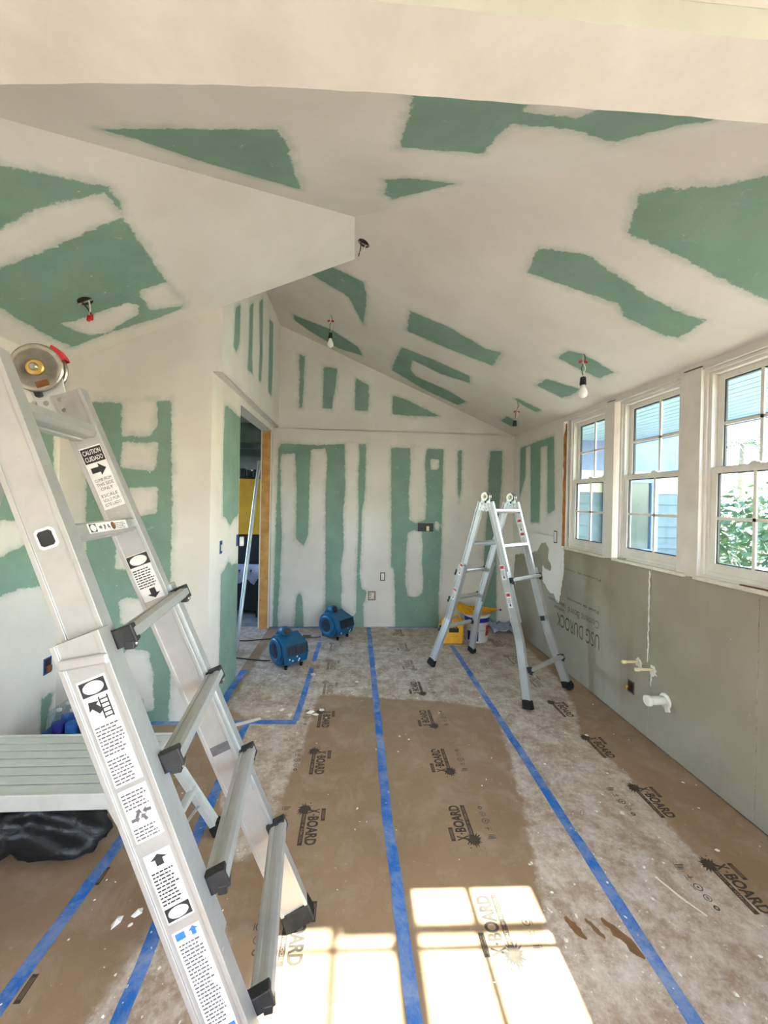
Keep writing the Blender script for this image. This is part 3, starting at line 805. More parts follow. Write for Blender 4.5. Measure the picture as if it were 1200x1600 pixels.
for a, b in SEAM:
    ymax = YD
    if a < -1.5:
        q = [[(a, -1.0, 0), (b, -1.0, 0), (b, YF, 0), (a, YF, 0)]]
    elif a < -0.8:
        q = [[(a, -1.0, 0), (b, -1.0, 0), (b, YF, 0), (a, YF, 0)], [(XP, YF, 0), (b, YF, 0), (b, YD, 0), (XP, YD, 0)]]
    else:
        q = [[(a, -1.0, 0), (b, -1.0, 0), (b, YD, 0), (a, YD, 0)]]
    SHEETS.append(sheet('floor_board', q, (0, 1), None, M['kraft'], parent=floor, step=0.04, fn=floor_sd))

SHEETS.append(sheet('floor_board', [[(-1.75, OY0 - 0.3, 0), (XP, OY0 - 0.3, 0), (XP, OY1 + 0.1, 0), (-1.75, OY1 + 0.1, 0)]], (0, 1), None, M['kraft'], parent=floor, step=0.06, fn=lambda p: np.full(len(p), 0.2)))

def logo_mesh():
    mb = MB()
    L = 0.215
    text_fit(mb, 'X', 0, 0.030, 0, 0.056, 0, 0.035)
    disc(mb, 0.040, 0.028, 0.0045)
    text_fit(mb, 'BOARD', 0.050, L, 0, 0.056, 0, 0.034)
    quad(mb, 0.005, L, -0.031, -0.009)
    text_fit(mb, 'PAINT', 0.035, 0.085, -0.026, -0.014, 1, 0.01, 0.0003)
    quad(mb, 0.098, 0.110, -0.021, -0.018, 1, 0.0003); quad(mb, 0.1025, 0.1055, -0.026, -0.013, 1, 0.0003)
    text_fit(mb, 'REMODEL', 0.122, 0.205, -0.026, -0.014, 1, 0.01, 0.0003)
    quad(mb, 0.0, 0.078, 0.066, 0.087)
    for k in range(3): quad(mb, 0.010, 0.068, 0.071 + 0.005 * k, 0.0725 + 0.005 * k, 1, 0.0003)
    rg = random.Random(3)
    vs = [(0.004, -0.022, 0)]
    n = 34
    for k in range(n):
        r = (0.040 if k % 2 else 0.023) * rg.uniform(0.8, 1.25)
        vs.append((0.004 + r * math.cos(2 * math.pi * k / n), -0.022 + r * math.sin(2 * math.pi * k / n), 0))
    vs = [(x_, y_, 0.0002) for x_, y_, z_ in vs]
    mb.add(vs, [(0, 1 + k, 1 + (k + 1) % n) for k in range(n)])
    for k in range(9):
        disc(mb, 0.004 + rg.uniform(-.055, .02), -0.022 + rg.uniform(-.05, .04), rg.uniform(0.0015, 0.004), n=7)
    return mb
def symbol_mesh():
    mb = MB()
    x = 0.0
    for k in range(4): quad(mb, x + 0.007 * k, x + 0.007 * k + 0.004, 0, 0.036 - 0.004 * k)
    quad(mb, 0, 0.026, -0.007, -0.004)
    x = 0.05
    quad(mb, x + 0.009, x + 0.013, 0.006, 0.030); quad(mb, x, x + 0.022, 0.013, 0.017); quad(mb, x, x + 0.022, -0.002, 0.001)
    ring(mb, 0.105, 0.014, 0.017, 0.013); disc(mb, 0.105, 0.014, 0.005); quad(mb, 0.092, 0.118, -0.009, -0.006)
    ring(mb, 0.150, 0.014, 0.015, 0.012); quad(mb, 0.143, 0.157, 0.012, 0.017)
    ring(mb, 0.190, 0.014, 0.011, 0.005)
    return mb
lg = logo_mesh().build('printed_logo', [M['ink'], M['kraft_plain']], floor)
sy = symbol_mesh().build('printed_symbols', [M['ink_grey']], floor)
first = {'l': lg, 's': sy}
lg_f = lg.data.copy(); lg_f.materials[0] = M['ink_faded']
sy_f = sy.data.copy(); sy_f.materials[0] = M['ink_faded']
def put_print(src, key, sheet_o, loc, ang):
    o = first.pop(key, None)
    if o is None:
        o = src.copy(); COL.objects.link(o)
    if loc[1] > 3.25: o.data = lg_f if key == 'l' else sy_f
    o.parent = sheet_o
    o.location = loc
    o.rotation_euler = (0, 0, ang)
HALF = math.pi / 2
for k in range(8):
    dy = 0.470 * k
    # boards whose print reads towards the camera, letters standing to the right
    if 1.53 + dy - 0.12 < 4.8: put_print(lg, 'l', SHEETS[2], (-0.205, 1.565 + dy - 0.0, 0.0006), -HALF)
    if 1.6 + dy < 4.8: put_print(sy, 's', SHEETS[2], (-0.335, 1.585 + dy, 0.0006), -HALF)
    if 1.67 + dy < 4.8: put_print(lg, 'l', SHEETS[4], (1.635, 1.655 + dy, 0.0006), -HALF)
    if 1.4 + dy < 4.7: put_print(lg, 'l', SHEETS[3], (0.575, 1.345 + dy, 0.0006), HALF)
    if 1.4 + dy < 4.7 and k < 5: put_print(sy, 's', SHEETS[3], (0.700, 1.350 + dy, 0.0006), HALF)
for k in range(2): put_print(sy, 's', SHEETS[4], (1.46, 1.66 + 0.47 * k, 0.0006), -HALF)
cut = MB()
quad(cut, 0, 0.078, 0.066, 0.087)
for k in range(3): quad(cut, 0.010, 0.068, 0.071 + 0.005 * k, 0.0725 + 0.005 * k, 1, 0.0003)
for k in range(4): quad(cut, 0.052 + 0.041 * k, 0.080 + 0.041 * k, 0.040, 0.056)
c1 = cut.build('printed_logo', [M['ink'], M['kraft_plain']], SHEETS[1])
c2 = c1.copy(); COL.objects.link(c2); c2.parent = SHEETS[1]
for c_, yy in ((c1, 1.365), (c2, 1.745)):
    c_.location = (-1.105, yy, 0.0006); c_.rotation_euler = (0, 0, -HALF)

# strips of blue tape
def tape(pts, label, wd=0.050, seed=0, z=0.0011):
    rg = random.Random(seed)
    P = [V((p[0], p[1], 0)) for p in pts]
    out = []
    for a, b in zip(P[:-1], P[1:]):
        n_ = max(1, int((b - a).length / 0.12))
        out += [a.lerp(b, k / n_) for k in range(n_)]
    out.append(P[-1])
    vs, fs = [], []
    for i, p in enumerate(out):
        d = (out[min(i + 1, len(out) - 1)] - out[max(i - 1, 0)]).normalized()
        s_ = V((-d.y, d.x, 0))
        c = p + s_ * rg.uniform(-0.003, 0.003)
        h = wd / 2 + rg.uniform(-0.0015, 0.0015)
        for q, zz in ((-h, 0.0), (-h, z), (h, z), (h, 0.0)):
            vs.append(c + s_ * q + V((0, 0, zz)))
    for i in range(len(out) - 1):
        for k in range(3):
            fs.append((4 * i + k, 4 * i + k + 1, 4 * i + 5 + k, 4 * i + 4 + k))
    o = mesh_obj('painters_tape', vs, fs, M['tape'])
    return tag(o, label, 'tape', 'blue tape strips on the floor')
tape([(0.225, -0.9), (0.222, 0.9), (0.212, 1.4), (0.196, 2.0), (0.200, 2.8), (0.206, 4.93)], 'long blue tape strip up the middle of the brown floor to the far wall', seed=1)
tape([(1.07, -0.9), (1.085, 1.0), (1.095, 2.0), (1.105, 3.0), (1.11, 4.3)], 'long blue tape strip running under the far ladder on the right of the floor', seed=2)
tape([(-0.66, -0.9), (-0.665, 0.9), (-0.700, 1.5), (-0.722, 2.1), (-0.735, 2.83)], 'blue tape strip passing under the near ladder and the bench feet', seed=3)
tape([(-1.06, -0.9), (-1.075, 1.2), (-1.055, 1.8), (-1.05, 2.0), (-1.06, 2.82)], 'blue tape strip beside the black bin bag at lower left', seed=4)
tape([(-2.02, 2.852), (-0.94, 2.842), (-0.385, 2.834)], 'blue tape strip along the foot of the alcove wall', seed=5, z=0.0016)
tape([(-0.395, 2.85), (-0.385, 3.3), (-0.375, 3.75)], 'short worn blue tape piece leading back from the tape corner', 0.045, seed=6)
tape([(-0.372, 3.90), (-0.362, 4.42)], 'faded blue tape piece on the dusty floor between the two blowers', 0.045, seed=7)
tape([(-1.00, 2.88), (-0.995, 3.70)], 'blue tape strip at the foot of the passage wall', 0.06, seed=8)
tape([(-2.03, 2.83), (-2.035, 1.9)], 'blue tape strip at the foot of the left wall', 0.05, seed=9)
tape([(-1.02, 4.925), (-0.40, 4.93)], 'short bright blue tape strip at the foot of the far wall beside the doorway stud', 0.05, seed=10)
tape([(0.45, 4.935), (1.10, 4.935)], 'thin blue tape strip at the foot of the far wall left of the yellow tray', 0.03, seed=11)

# ------------------------------------------------------------------ ladders
def rail_prof(W, T, lip=0.011, g=0.005):
    a, b = W / 2, T / 2
    return [(-a, -b), (-a + lip, -b), (-a + lip, -b + g), (a - lip, -b + g), (a - lip, -b), (a, -b),
            (a, b), (a - lip, b), (a - lip, b - g), (-a + lip, b - g), (-a + lip, b), (-a, b)]

def path_at(path, z):
    for p, q in zip(path[:-1], path[1:]):
        if min(p.z, q.z) - 1e-6 <= z <= max(p.z, q.z) + 1e-6:
            t = (z - p.z) / (q.z - p.z)
            return p.lerp(q, t)
    return path[-1].copy()

def clip_path(path, z0, z1):
    """piece of a falling path between heights z0 (upper) and z1 (lower)"""
    out = [path_at(path, z0)]
    out += [p for p in path if z1 < p.z < z0]
    out.append(path_at(path, z1))
    return out

def rail_run(mb, pts, lat, W, T):
    for p, q in zip(pts[:-1], pts[1:]):
        d = (q - p).normalized()
        nrm = d.cross(lat).normalized()
        mb.prof(p, q, nrm, rail_prof(W, T))

def rung_prof(w, h):
    return [(-w / 2, -h * 0.3), (-w * 0.32, -h / 2), (w * 0.32, -h / 2), (w / 2, -h * 0.3), (w / 2, h * 0.3), (w * 0.32, h / 2),
            (w * 0.14, h / 2), (w * 0.10, h * 0.40), (-w * 0.10, h * 0.40), (-w * 0.14, h / 2), (-w * 0.32, h / 2), (-w / 2, h * 0.3)]

def ladder_side(root, tops, kinks, feet, front, wi, wo, z_in_end, z_out_top, inner_rungs, outer_rungs, boots=('shoe', 'shoe'), over=(0.0, 0.0), ro=0.045, ti=0.024, to=0.030, oo=0.026, ri=(0.062, 0.034), bo=(0.028, 0.028)):
    """one leg frame: tops/kinks/feet are (first, second) rail points; front = horizontal direction the frame leans away to"""
    front = V(front).normalized()
    lat = (V(tops[1]) - V(tops[0])); lat.z = 0; lat.normalize()
    paths = []
    for i in (0, 1):
        p = [V(tops[i])] + ([V(kinks[i])] if kinks else []) + [V(feet[i])]
        paths.append(p)
    sg = (-1, 1)
    for i in (0, 1):
        out = lat * sg[i]
        mb = MB()
        rail_run(mb, clip_path(paths[i], paths[i][0].z, z_in_end), lat, wi, ti)
        mb.build('inner_rail', M['alu_mill'], root, 0.001)
        mb = MB()
        rail_run(mb, [p + out * oo for p in clip_path(paths[i], z_out_top, 0.03)], lat, wo, to)
        orail = mb.build('outer_rail', M['alu_mill'], root, 0.001)
        end = path_at(paths[i], 0.03) + out * oo
        d = (paths[i][-1] - paths[i][-2]).normalized()
        nrm = d.cross(lat).normalized()
        if boots[i] == 'shoe':
            mb = MB()
            mb.bar(end - d * 0.05, end + d * (0.026 / -d.z - 0.012), nrm, wo + 0.006, to + 0.006, wb=wo + 0.012, tb=to + 0.014)
            mb.build('rubber_foot', M['rubber'], root, 0.005)
        else:
            mb = MB()
            mb.bar(end - d * 0.05, end + d * 0.005, nrm, wo + 0.006, to + 0.008)
            fo = mb.build('foot_cap', M['rubber'], root, 0.004)
            c = V((end.x, end.y, 0.042)) + out * 0.02
            MB().lathe(c - lat * 0.018, lat, [(0, 0.030), (0.004, 0.040), (0.032, 0.040), (0.036, 0.030)], 20).build('wheel', M['rubber'], root)
            MB().lathe(c - lat * 0.022, lat, [(0, 0.014), (0.044, 0.014)], 12).build('wheel_hub', M['steel'], root)
    for z in inner_rungs:
        a, b = path_at(paths[0], z), path_at(paths[1], z)
        d = (paths[0][-1] - paths[0][0]).normalized()
        nrm = d.cross(lat).normalized()
        MB().prof(a, b, nrm, rung_prof(*ri)).build('rung', M['alu'], root, 0.001)
    for z in outer_rungs:
        a, b = path_at(paths[0], z), path_at(paths[1], z)
        d = (paths[0][-1] - paths[0][-2]).normalized()
        nrm = d.cross(lat).normalized()
        if nrm.dot(front) < 0: nrm = -nrm
        off = nrm * (wo / 2 + 0.014)
        a2 = a + off - lat * (bo[0] - 0.006 + over[0])
        b2 = b + off + lat * (bo[1] - 0.006 + over[1])
        rg = MB().prof(a2, b2, nrm, rung_prof(ro, 0.034)).build('rung', M['alu'], root, 0.001)
        for i, p in ((0, a + off - lat * bo[0]), (1, b + off + lat * bo[1])):
            ins = lat * (-sg[i])
            mb = MB()
            mb.bar(p - nrm * 0.006, p + ins * 0.030 - nrm * 0.006, nrm, ro + 0.014, 0.046, wb=ro + 0.008, tb=0.042)
            mb.bar(p + ins * 0.012 + V((0, 0, -0.02)) + nrm * 0.006, p + ins * 0.012 + nrm * 0.030 + V((0, 0, -0.028)), lat, 0.026, 0.022)
            bk = mb.build('bracket', M['black'], rg, 0.003)
            MB().lathe(p + ins * 0.012 + nrm * 0.026 + V((0, 0, -0.027)), nrm, [(0, 0.007), (0.008, 0.006)], 10).build('bolt', M['steel'], rg)
    return paths, lat

def hinge(root, c, lat, inward, R=0.062, dirs=None, dep=0.0):
    """locking hinge: two steel discs, bolt, rivet plates down each leg"""
    c = V(c) + inward * dep
    for k, off in enumerate((-0.010, 0.012)):
        MB().lathe(c + lat * off, lat, [(0, R * 0.93), (0.002, R), (0.008, R), (0.010, R * 0.93)], 32).build('hinge_disc', M['steel'], root)
    f = c + inward * 0.022
    for rr in (0.60, 0.86):
        MB().lathe(f - inward * 0.002, inward, [(0, R * rr), (0.0016, R * rr), (0.002, R * (rr - 0.05))], 28).build('disc_ridge', M['steel'], root)
    MB().lathe(f, inward, [(0, R * 0.34), (0.004, R * 0.34), (0.006, R * 0.26)], 24).build('hinge_collar', M['brass'], root)
    MB().lathe(f, inward, [(0, R * 0.16), (0.012, R * 0.16), (0.015, R * 0.10)], 12).build('hinge_bolt', M['steel'], root)
    for d in dirs:
        d = V(d).normalized()
        nrm = d.cross(lat).normalized()
        q = c + d * R * 0.4
        MB().bar(q - d * 0.03 + inward * 0.002, c + d * (R + 0.085) + inward * 0.002, nrm, R * 1.5, 0.008, wb=0.070, tb=0.008).build('rivet_plate', M['alu_dirty'], root, 0.002)
        for s_, t_ in ((0.05, 0.02), (0.05, -0.02), (0.085, 0.02), (0.085, -0.02)):
            MB().lathe(c + d * (R + s_ - 0.02) + nrm * t_ + inward * 0.006, inward, [(0, 0.008), (0.003, 0.006)], 10).build('rivet', M['steel'], root)
        MB().prof(c + d * (R * 0.70) + inward * 0.020, c + d * (R * 0.70) + inward * 0.0235, nrm, [(-R * .24, -R * .13), (R * .24, -R * .13), (R * .24, R * .13), (-R * .24, R * .13)]).build('latch_slot', M['rust' if R > 0.06 else 'steel'], root)
    MB().bar(c + V((0, 0, -R * 0.95)) - lat * 0.012, c + V((0, 0, -R * 0.95)) + lat * 0.02, dirs[0], 0.035, 0.018).build('latch_lever', M['black'], root, 0.004)

def label(parent, c, xd, yd, wd, ln, draw, base='paper', name='sticker'):
    """sticker centred on c; x across, y up; draw(mb) fills a -w/2..w/2 by -l/2..l/2 drawing"""
    mb = MB()
    mb.box(-wd / 2, wd / 2, -ln / 2, ln / 2, -0.0006, 0.0004)
    o = mb.build(name, M[base], parent)
    o.matrix_local = frame_mat(c, xd, yd)
    p = MB()
    draw(p)
    if p.f:
        q = p.build('sticker_print', [M['print'], M['paper'], M['print_grey'], M['print_blue'], M['print_red']], o)
        q.location = (0, 0, 0.0008)
    return o

def text_lines(p, x0, x1, y1, y0, n_, seed=0, mi=2, fill=0.45):
    rg = random.Random(seed)
    st_ = (y1 - y0) / n_
    for k in range(n_):
        y = y1 - st_ * (k + 1)
        x = x0
        end = x1 - (x1 - x0) * rg.uniform(0, 0.25)
        while x < end:
            w_ = (x1 - x0) * rg.uniform(0.08, 0.22)
            quad(p, x, min(x + w_, end), y, y + st_ * fill, mi)
            x += w_ + (x1 - x0) * 0.03

def oval_box(p, x0, x1, y0, y1):
    quad(p, x0, x1, y0, y1)
    disc(p, (x0 + x1) / 2, (y0 + y1) / 2, (y1 - y0) * 0.42, 1, 0.0003, (x1 - x0) / (y1 - y0) * 0.98, 24)

def arrow(p, cx, cy, w_, h_, ang, mi=0):
    pts = [(-.5, -.22), (.05, -.22), (.05, -.5), (.5, 0), (.05, .5), (.05, .22), (-.5, .22)]
    ca, sa = math.cos(ang), math.sin(ang)
    p.add([(cx + (x * w_) * ca - (y * h_) * sa, cy + (x * w_) * sa + (y * h_) * ca, 0) for x, y in pts], [tuple(range(7))], mi)

# --- the big ladder close to the camera
L1 = empty('folding_ladder', (0, 0, 0))
tag(L1, 'large aluminium folding ladder with warning stickers standing close on the left', 'ladder')
Fp = lambda z: V((-0.162 - 0.39 * z, 1.45 - 0.078 * z, z))
Np = lambda z: V((-0.106 - 0.3935 * z, 0.925 + 0.0155 * z, z))
ZT = 1.92
LK = dict(ti=0.044, to=0.046, oo=0.034, ri=(0.074, 0.042))
pathsA, latA = ladder_side(L1, (Fp(ZT), Np(ZT)), None, (Fp(0), Np(0)), (1, 0, 0), 0.088, 0.100, 0.56, 1.285,
                           (1.795, 1.50), (1.245, 0.955, 0.669, 0.384), bo=(0.03, 0.008), ro=0.056, **LK)
apexF, apexN = V((-0.985, 1.30, 1.985)), V((-0.945, 0.955, 1.985))
mir = lambda p, ax: V((2 * ax - p.x, p.y, p.z))
FB = lambda z: mir(Fp(z), -0.985)
NB = lambda z: mir(Np(z), -0.945)
ladder_side(L1, (FB(ZT), NB(ZT)), None, (FB(0), NB(0)), (-1, 0, 0), 0.088, 0.104, 0.9, 1.285, (1.795, 1.50), (1.2, 0.91, 0.62, 0.33), ro=0.056, **LK)
dA = (Fp(0) - Fp(ZT)).normalized(); dB = (FB(0) - FB(ZT)).normalized()
hinge(L1, apexF, latA, latA, 0.074, (dA, dB), 0.022)
hinge(L1, apexN, latA, -latA, 0.074, (dA, dB), 0.022)
# red release arcs on the hinges
for c in (apexF, apexN):
    vs, fs = [], []
    for k in range(9):
        a = math.radians(22 + 42 * k / 8)
        for rr in (0.070, 0.084):
            for oo in (-0.014, 0.016):
                vs.append(c + V((rr * math.cos(a), 0, rr * math.sin(a))) + latA * (oo + (0.016 if c is apexF else -0.016)))
    for k in range(8):
        o_ = 4 * k
        fs += [(o_, o_ + 4, o_ + 5, o_ + 1), (o_ + 2, o_ + 3, o_ + 7, o_ + 6), (o_, o_ + 2, o_ + 6, o_ + 4), (o_ + 1, o_ + 5, o_ + 7, o_ + 3)]
    mesh_obj('release_button', vs, fs, M['red'], L1)
# stickers on the near rail (outer face) and the far rail (inner face)
dn = (Np(1) - Np(0)).normalized()
xn = dn.cross(-latA).normalized()
if xn.x < 0: xn = -xn
outN = V(latA)
def near_spot(z, outer=True):
    return Np(z) + outN * ((0.034 + 0.0185) if outer else 0.0175)
df = (Fp(1) - Fp(0)).normalized()
xf = df.cross(-latA).normalized()
if xf.x < 0: xf = -xf
def far_spot(z): return Fp(z) + latA * 0.0176
rz = math.radians
def dr(p):
    oval_box(p, -0.026, 0.026, 0.085, 0.118)
    for k in range(5): quad(p, 0.002, 0.020, 0.030 + 0.010 * k, 0.033 + 0.010 * k)
    quad(p, 0.001, 0.004, 0.028, 0.078); quad(p, 0.018, 0.021, 0.028, 0.078)
    arrow(p, -0.010, 0.060, 0.034, 0.030, 2.2)
    text_lines(p, -0.026, 0.026, 0.020, -0.050, 9, 1)
    text_lines(p, -0.026, 0.026, -0.056, -0.118, 8, 2)
label(L1, near_spot(1.085), xn, dn, 0.058, 0.245, dr)
def dr(p):
    for k in range(4): arrow(p, -0.014 + 0.009 * k, -0.01 + 0.012 * (k % 2), 0.018, 0.016, k, 2)
    text_lines(p, -0.026, 0.026, 0.055, 0.015, 5, 11)
    text_lines(p, -0.026, 0.026, -0.025, -0.055, 4, 12)
label(L1, near_spot(0.905), xn, dn, 0.058, 0.120, dr)
def dr(p):
    arrow(p, 0, 0.062, 0.026, 0.036, math.pi / 2)
    text_lines(p, -0.024, 0.024, 0.042, -0.038, 10, 3, 0)
    oval_box(p, -0.026, 0.026, -0.076, -0.046)
label(L1, near_spot(0.745), xn, dn, 0.056, 0.160, dr)
def dr(p):
    arrow(p, 0.014, 0.118, 0.020, 0.022, math.pi / 2, 3); quad(p, -0.024, -0.004, 0.110, 0.126, 3)
    text_lines(p, -0.024, 0.024, 0.104, -0.095, 24, 4)
    quad(p, -0.026, 0.026, -0.120, -0.106, 3)
label(L1, near_spot(0.530), xn, dn, 0.058, 0.260, dr)
def dr(p):
    rg = random.Random(8)
    x = -0.02
    while x < 0.02:
        w_ = rg.uniform(0.0008, 0.0025); quad(p, x, x + w_, -0.018, 0.014); x += w_ + rg.uniform(0.001, 0.002)
    text_lines(p, -0.02, 0.02, 0.030, 0.018, 2, 5)
label(L1, near_spot(0.365), xn, dn, 0.050, 0.070, dr)
def dr(p):
    quad(p, -0.030, 0.030, 0.050, 0.098)
    text_fit(p, 'CAUTION', -0.026, 0.026, 0.077, 0.092, 1, 0.01, 0.0003)
    text_fit(p, 'CUIDADO', -0.026, 0.026, 0.056, 0.071, 1, 0.01, 0.0003)
    arrow(p, 0, 0.026, 0.044, 0.040, 0.0)
    for k, t in enumerate(('CLIMB FROM', 'THIS SIDE', 'ONLY')):
        text_fit(p, t, -0.018 if k == 2 else -0.025, 0.018 if k == 2 else 0.025, -0.012 - 0.015 * k, -0.002 - 0.015 * k)
    for k, t in enumerate(('ESCALE', 'SOLO POR', 'ESTE LADO')):
        text_fit(p, t, -0.024, 0.024, -0.064 - 0.015 * k, -0.054 - 0.015 * k)
label(L1, far_spot(1.658), xf, df, 0.064, 0.205, dr)
def dr(p):
    oval_box(p, -0.032, 0.032, 0.040, 0.078)
    text_lines(p, -0.030, 0.030, 0.034, -0.034, 8, 6, 0)
    arrow(p, 0.004, -0.058, 0.034, 0.040, -math.pi / 2)
label(L1, far_spot(1.335), xf, df, 0.068, 0.160, dr)
def dr(p):
    text_lines(p, -0.026, 0.026, 0.014, -0.014, 3, 7)
    disc(p, -0.012, 0.0, 0.008, 2)
label(L1, far_spot(0.735), xf, df, 0.060, 0.032, dr, 'print_grey')
# sticker on the second rung
ra, rb = path_at(pathsA[0], 1.50), path_at(pathsA[1], 1.50)
rd = (ra - rb).normalized()
def dr(p):
    oval_box(p, -0.105, -0.072, -0.011, 0.011)
    for k in range(3): arrow(p, -0.05 + 0.022 * k, 0, 0.016, 0.016, k * 1.2, 2)
    text_lines(p, 0.02, 0.10, 0.010, -0.010, 4, 9)
nr = df.cross(latA).normalized()
if nr.x < 0: nr = -nr
label(L1, (ra + rb) / 2 + nr * 0.0375, rd, df, 0.22, 0.026, dr)
MB().lathe((ra + rb) / 2 + nr * 0.0385 + rd * 0.02, nr, [(0, 0.012), (0.002, 0.009)], 9).build('paint_spot', M['rust'], L1)
# square lock hole on the near rail
lk = MB().prof(near_spot(1.50, False) + outN * -0.001, near_spot(1.50, False) + outN * 0.003, xn, [(-.020, -.018), (-.014, -.024), (.014, -.024), (.020, -.018), (.020, .018), (.014, .024), (-.014, .024), (-.020, .018)]).build('lock_hole_rim', M['paper'], L1)
MB().prof(near_spot(1.50, False), near_spot(1.50, False) + outN * 0.004, xn, [(-.015, -.013), (-.010, -.018), (.010, -.018), (.015, -.013), (.015, .013), (.010, .018), (-.010, .018), (-.015, .013)]).build('lock_hole', M['black'], L1)
MB().bar(near_spot(1.225) + xn * 0.05, near_spot(1.245) - xn * 0.045, dn, 0.024, 0.020).build('lock_pin', M['alu'], L1, 0.005)

# --- the smaller ladder at the back
L2 = empty('step_ladder', (0, 0, 0))
tag(L2, 'smaller aluminium folding ladder with red stickers standing open near the windows', 'ladder')
f1, f2, f3, f4 = V((.784, 3.779, 0)), V((1.236, 4.061, 0)), V((1.39, 2.947, 0)), V((1.847, 3.243, 0))
r2 = (f2 - f1).normalized()
q2 = V((r2.y, -r2.x, 0))
hl = (f1 + f3) / 2 + r2 * 0.085 + V((0, 0, 1.655))
hr = (f2 + f4) / 2 - r2 * 0.085 + V((0, 0, 1.655))
def unflare(f, s_): return f + r2 * s_ * 0.085
for (fl, fr, sg, ir, orr, bt) in ((f1, f2, -1, (1.22,), (0.93, 0.66, 0.36), ('shoe', 'wheel')), (f3, f4, 1, (1.53, 1.23), (0.95, 0.28), ('shoe', 'wheel'))):
    tl = hl + q2 * sg * 0.050 - V((0, 0, 0.05)); tr = hr + q2 * sg * 0.050 - V((0, 0, 0.05))
    kl = tl.lerp(unflare(fl, 1), 0.70); kr = tr.lerp(unflare(fr, -1), 0.70)
    ps, lt = ladder_side(L2, (tl, tr), (kl, kr), (fl, fr), q2 * sg, 0.064, 0.070, 0.62, 1.02, ir, orr, bt, ro=0.036)
    if sg > 0:
        dl = (tl - kl).normalized(); xd = r2.cross(dl)
        for (pth, zz, side, oo) in ((ps[0], 1.02, -1, 0.0425), (ps[0], 0.80, -1, 0.0425), (ps[1], 1.40, -1, 0.0126), (ps[1], 1.28, -1, 0.0126)):
            p0 = path_at(pth, zz)
            dd = (pth[0] - pth[1]).normalized()
            nn = -r2
            xx = dd.cross(nn)
            def dr(p, zz=zz):
                quad(p, -0.018, 0.018, 0.030, 0.055, 4)
                text_lines(p, -0.017, 0.017, 0.02, -0.02, 5, int(zz * 100))
                arrow(p, 0, -0.040, 0.026, 0.022, -math.pi / 2)
            label(L2, p0 + nn * oo, xx, dd, 0.042, 0.125, dr)
        MB().box(-.02, .02, -.02, .02, 0, .002).build('rail_band', M['black'], L2).matrix_local = frame_mat(path_at(ps[1], 0.60) - r2 * 0.013, r2.cross(dl), dl)
    else:
        for zz in (0.98, 0.74):
            p0 = path_at(ps[0], zz); dd = (ps[0][0] - ps[0][1]).normalized(); nn = -r2
            def dr(p, zz=zz):
                quad(p, -0.016, 0.016, 0.030, 0.050, 4)
                text_lines(p, -0.015, 0.015, 0.02, -0.02, 5, int(zz * 100))
                arrow(p, 0, -0.038, 0.022, 0.020, -math.pi / 2)
            label(L2, p0 + nn * 0.0425, dd.cross(nn), dd, 0.038, 0.115, dr)
for c, inw in ((hl, -r2), (hr, -r2)):
    hinge(L2, c, r2, inw, 0.044, ((f3 - hl), (f1 - hl)))

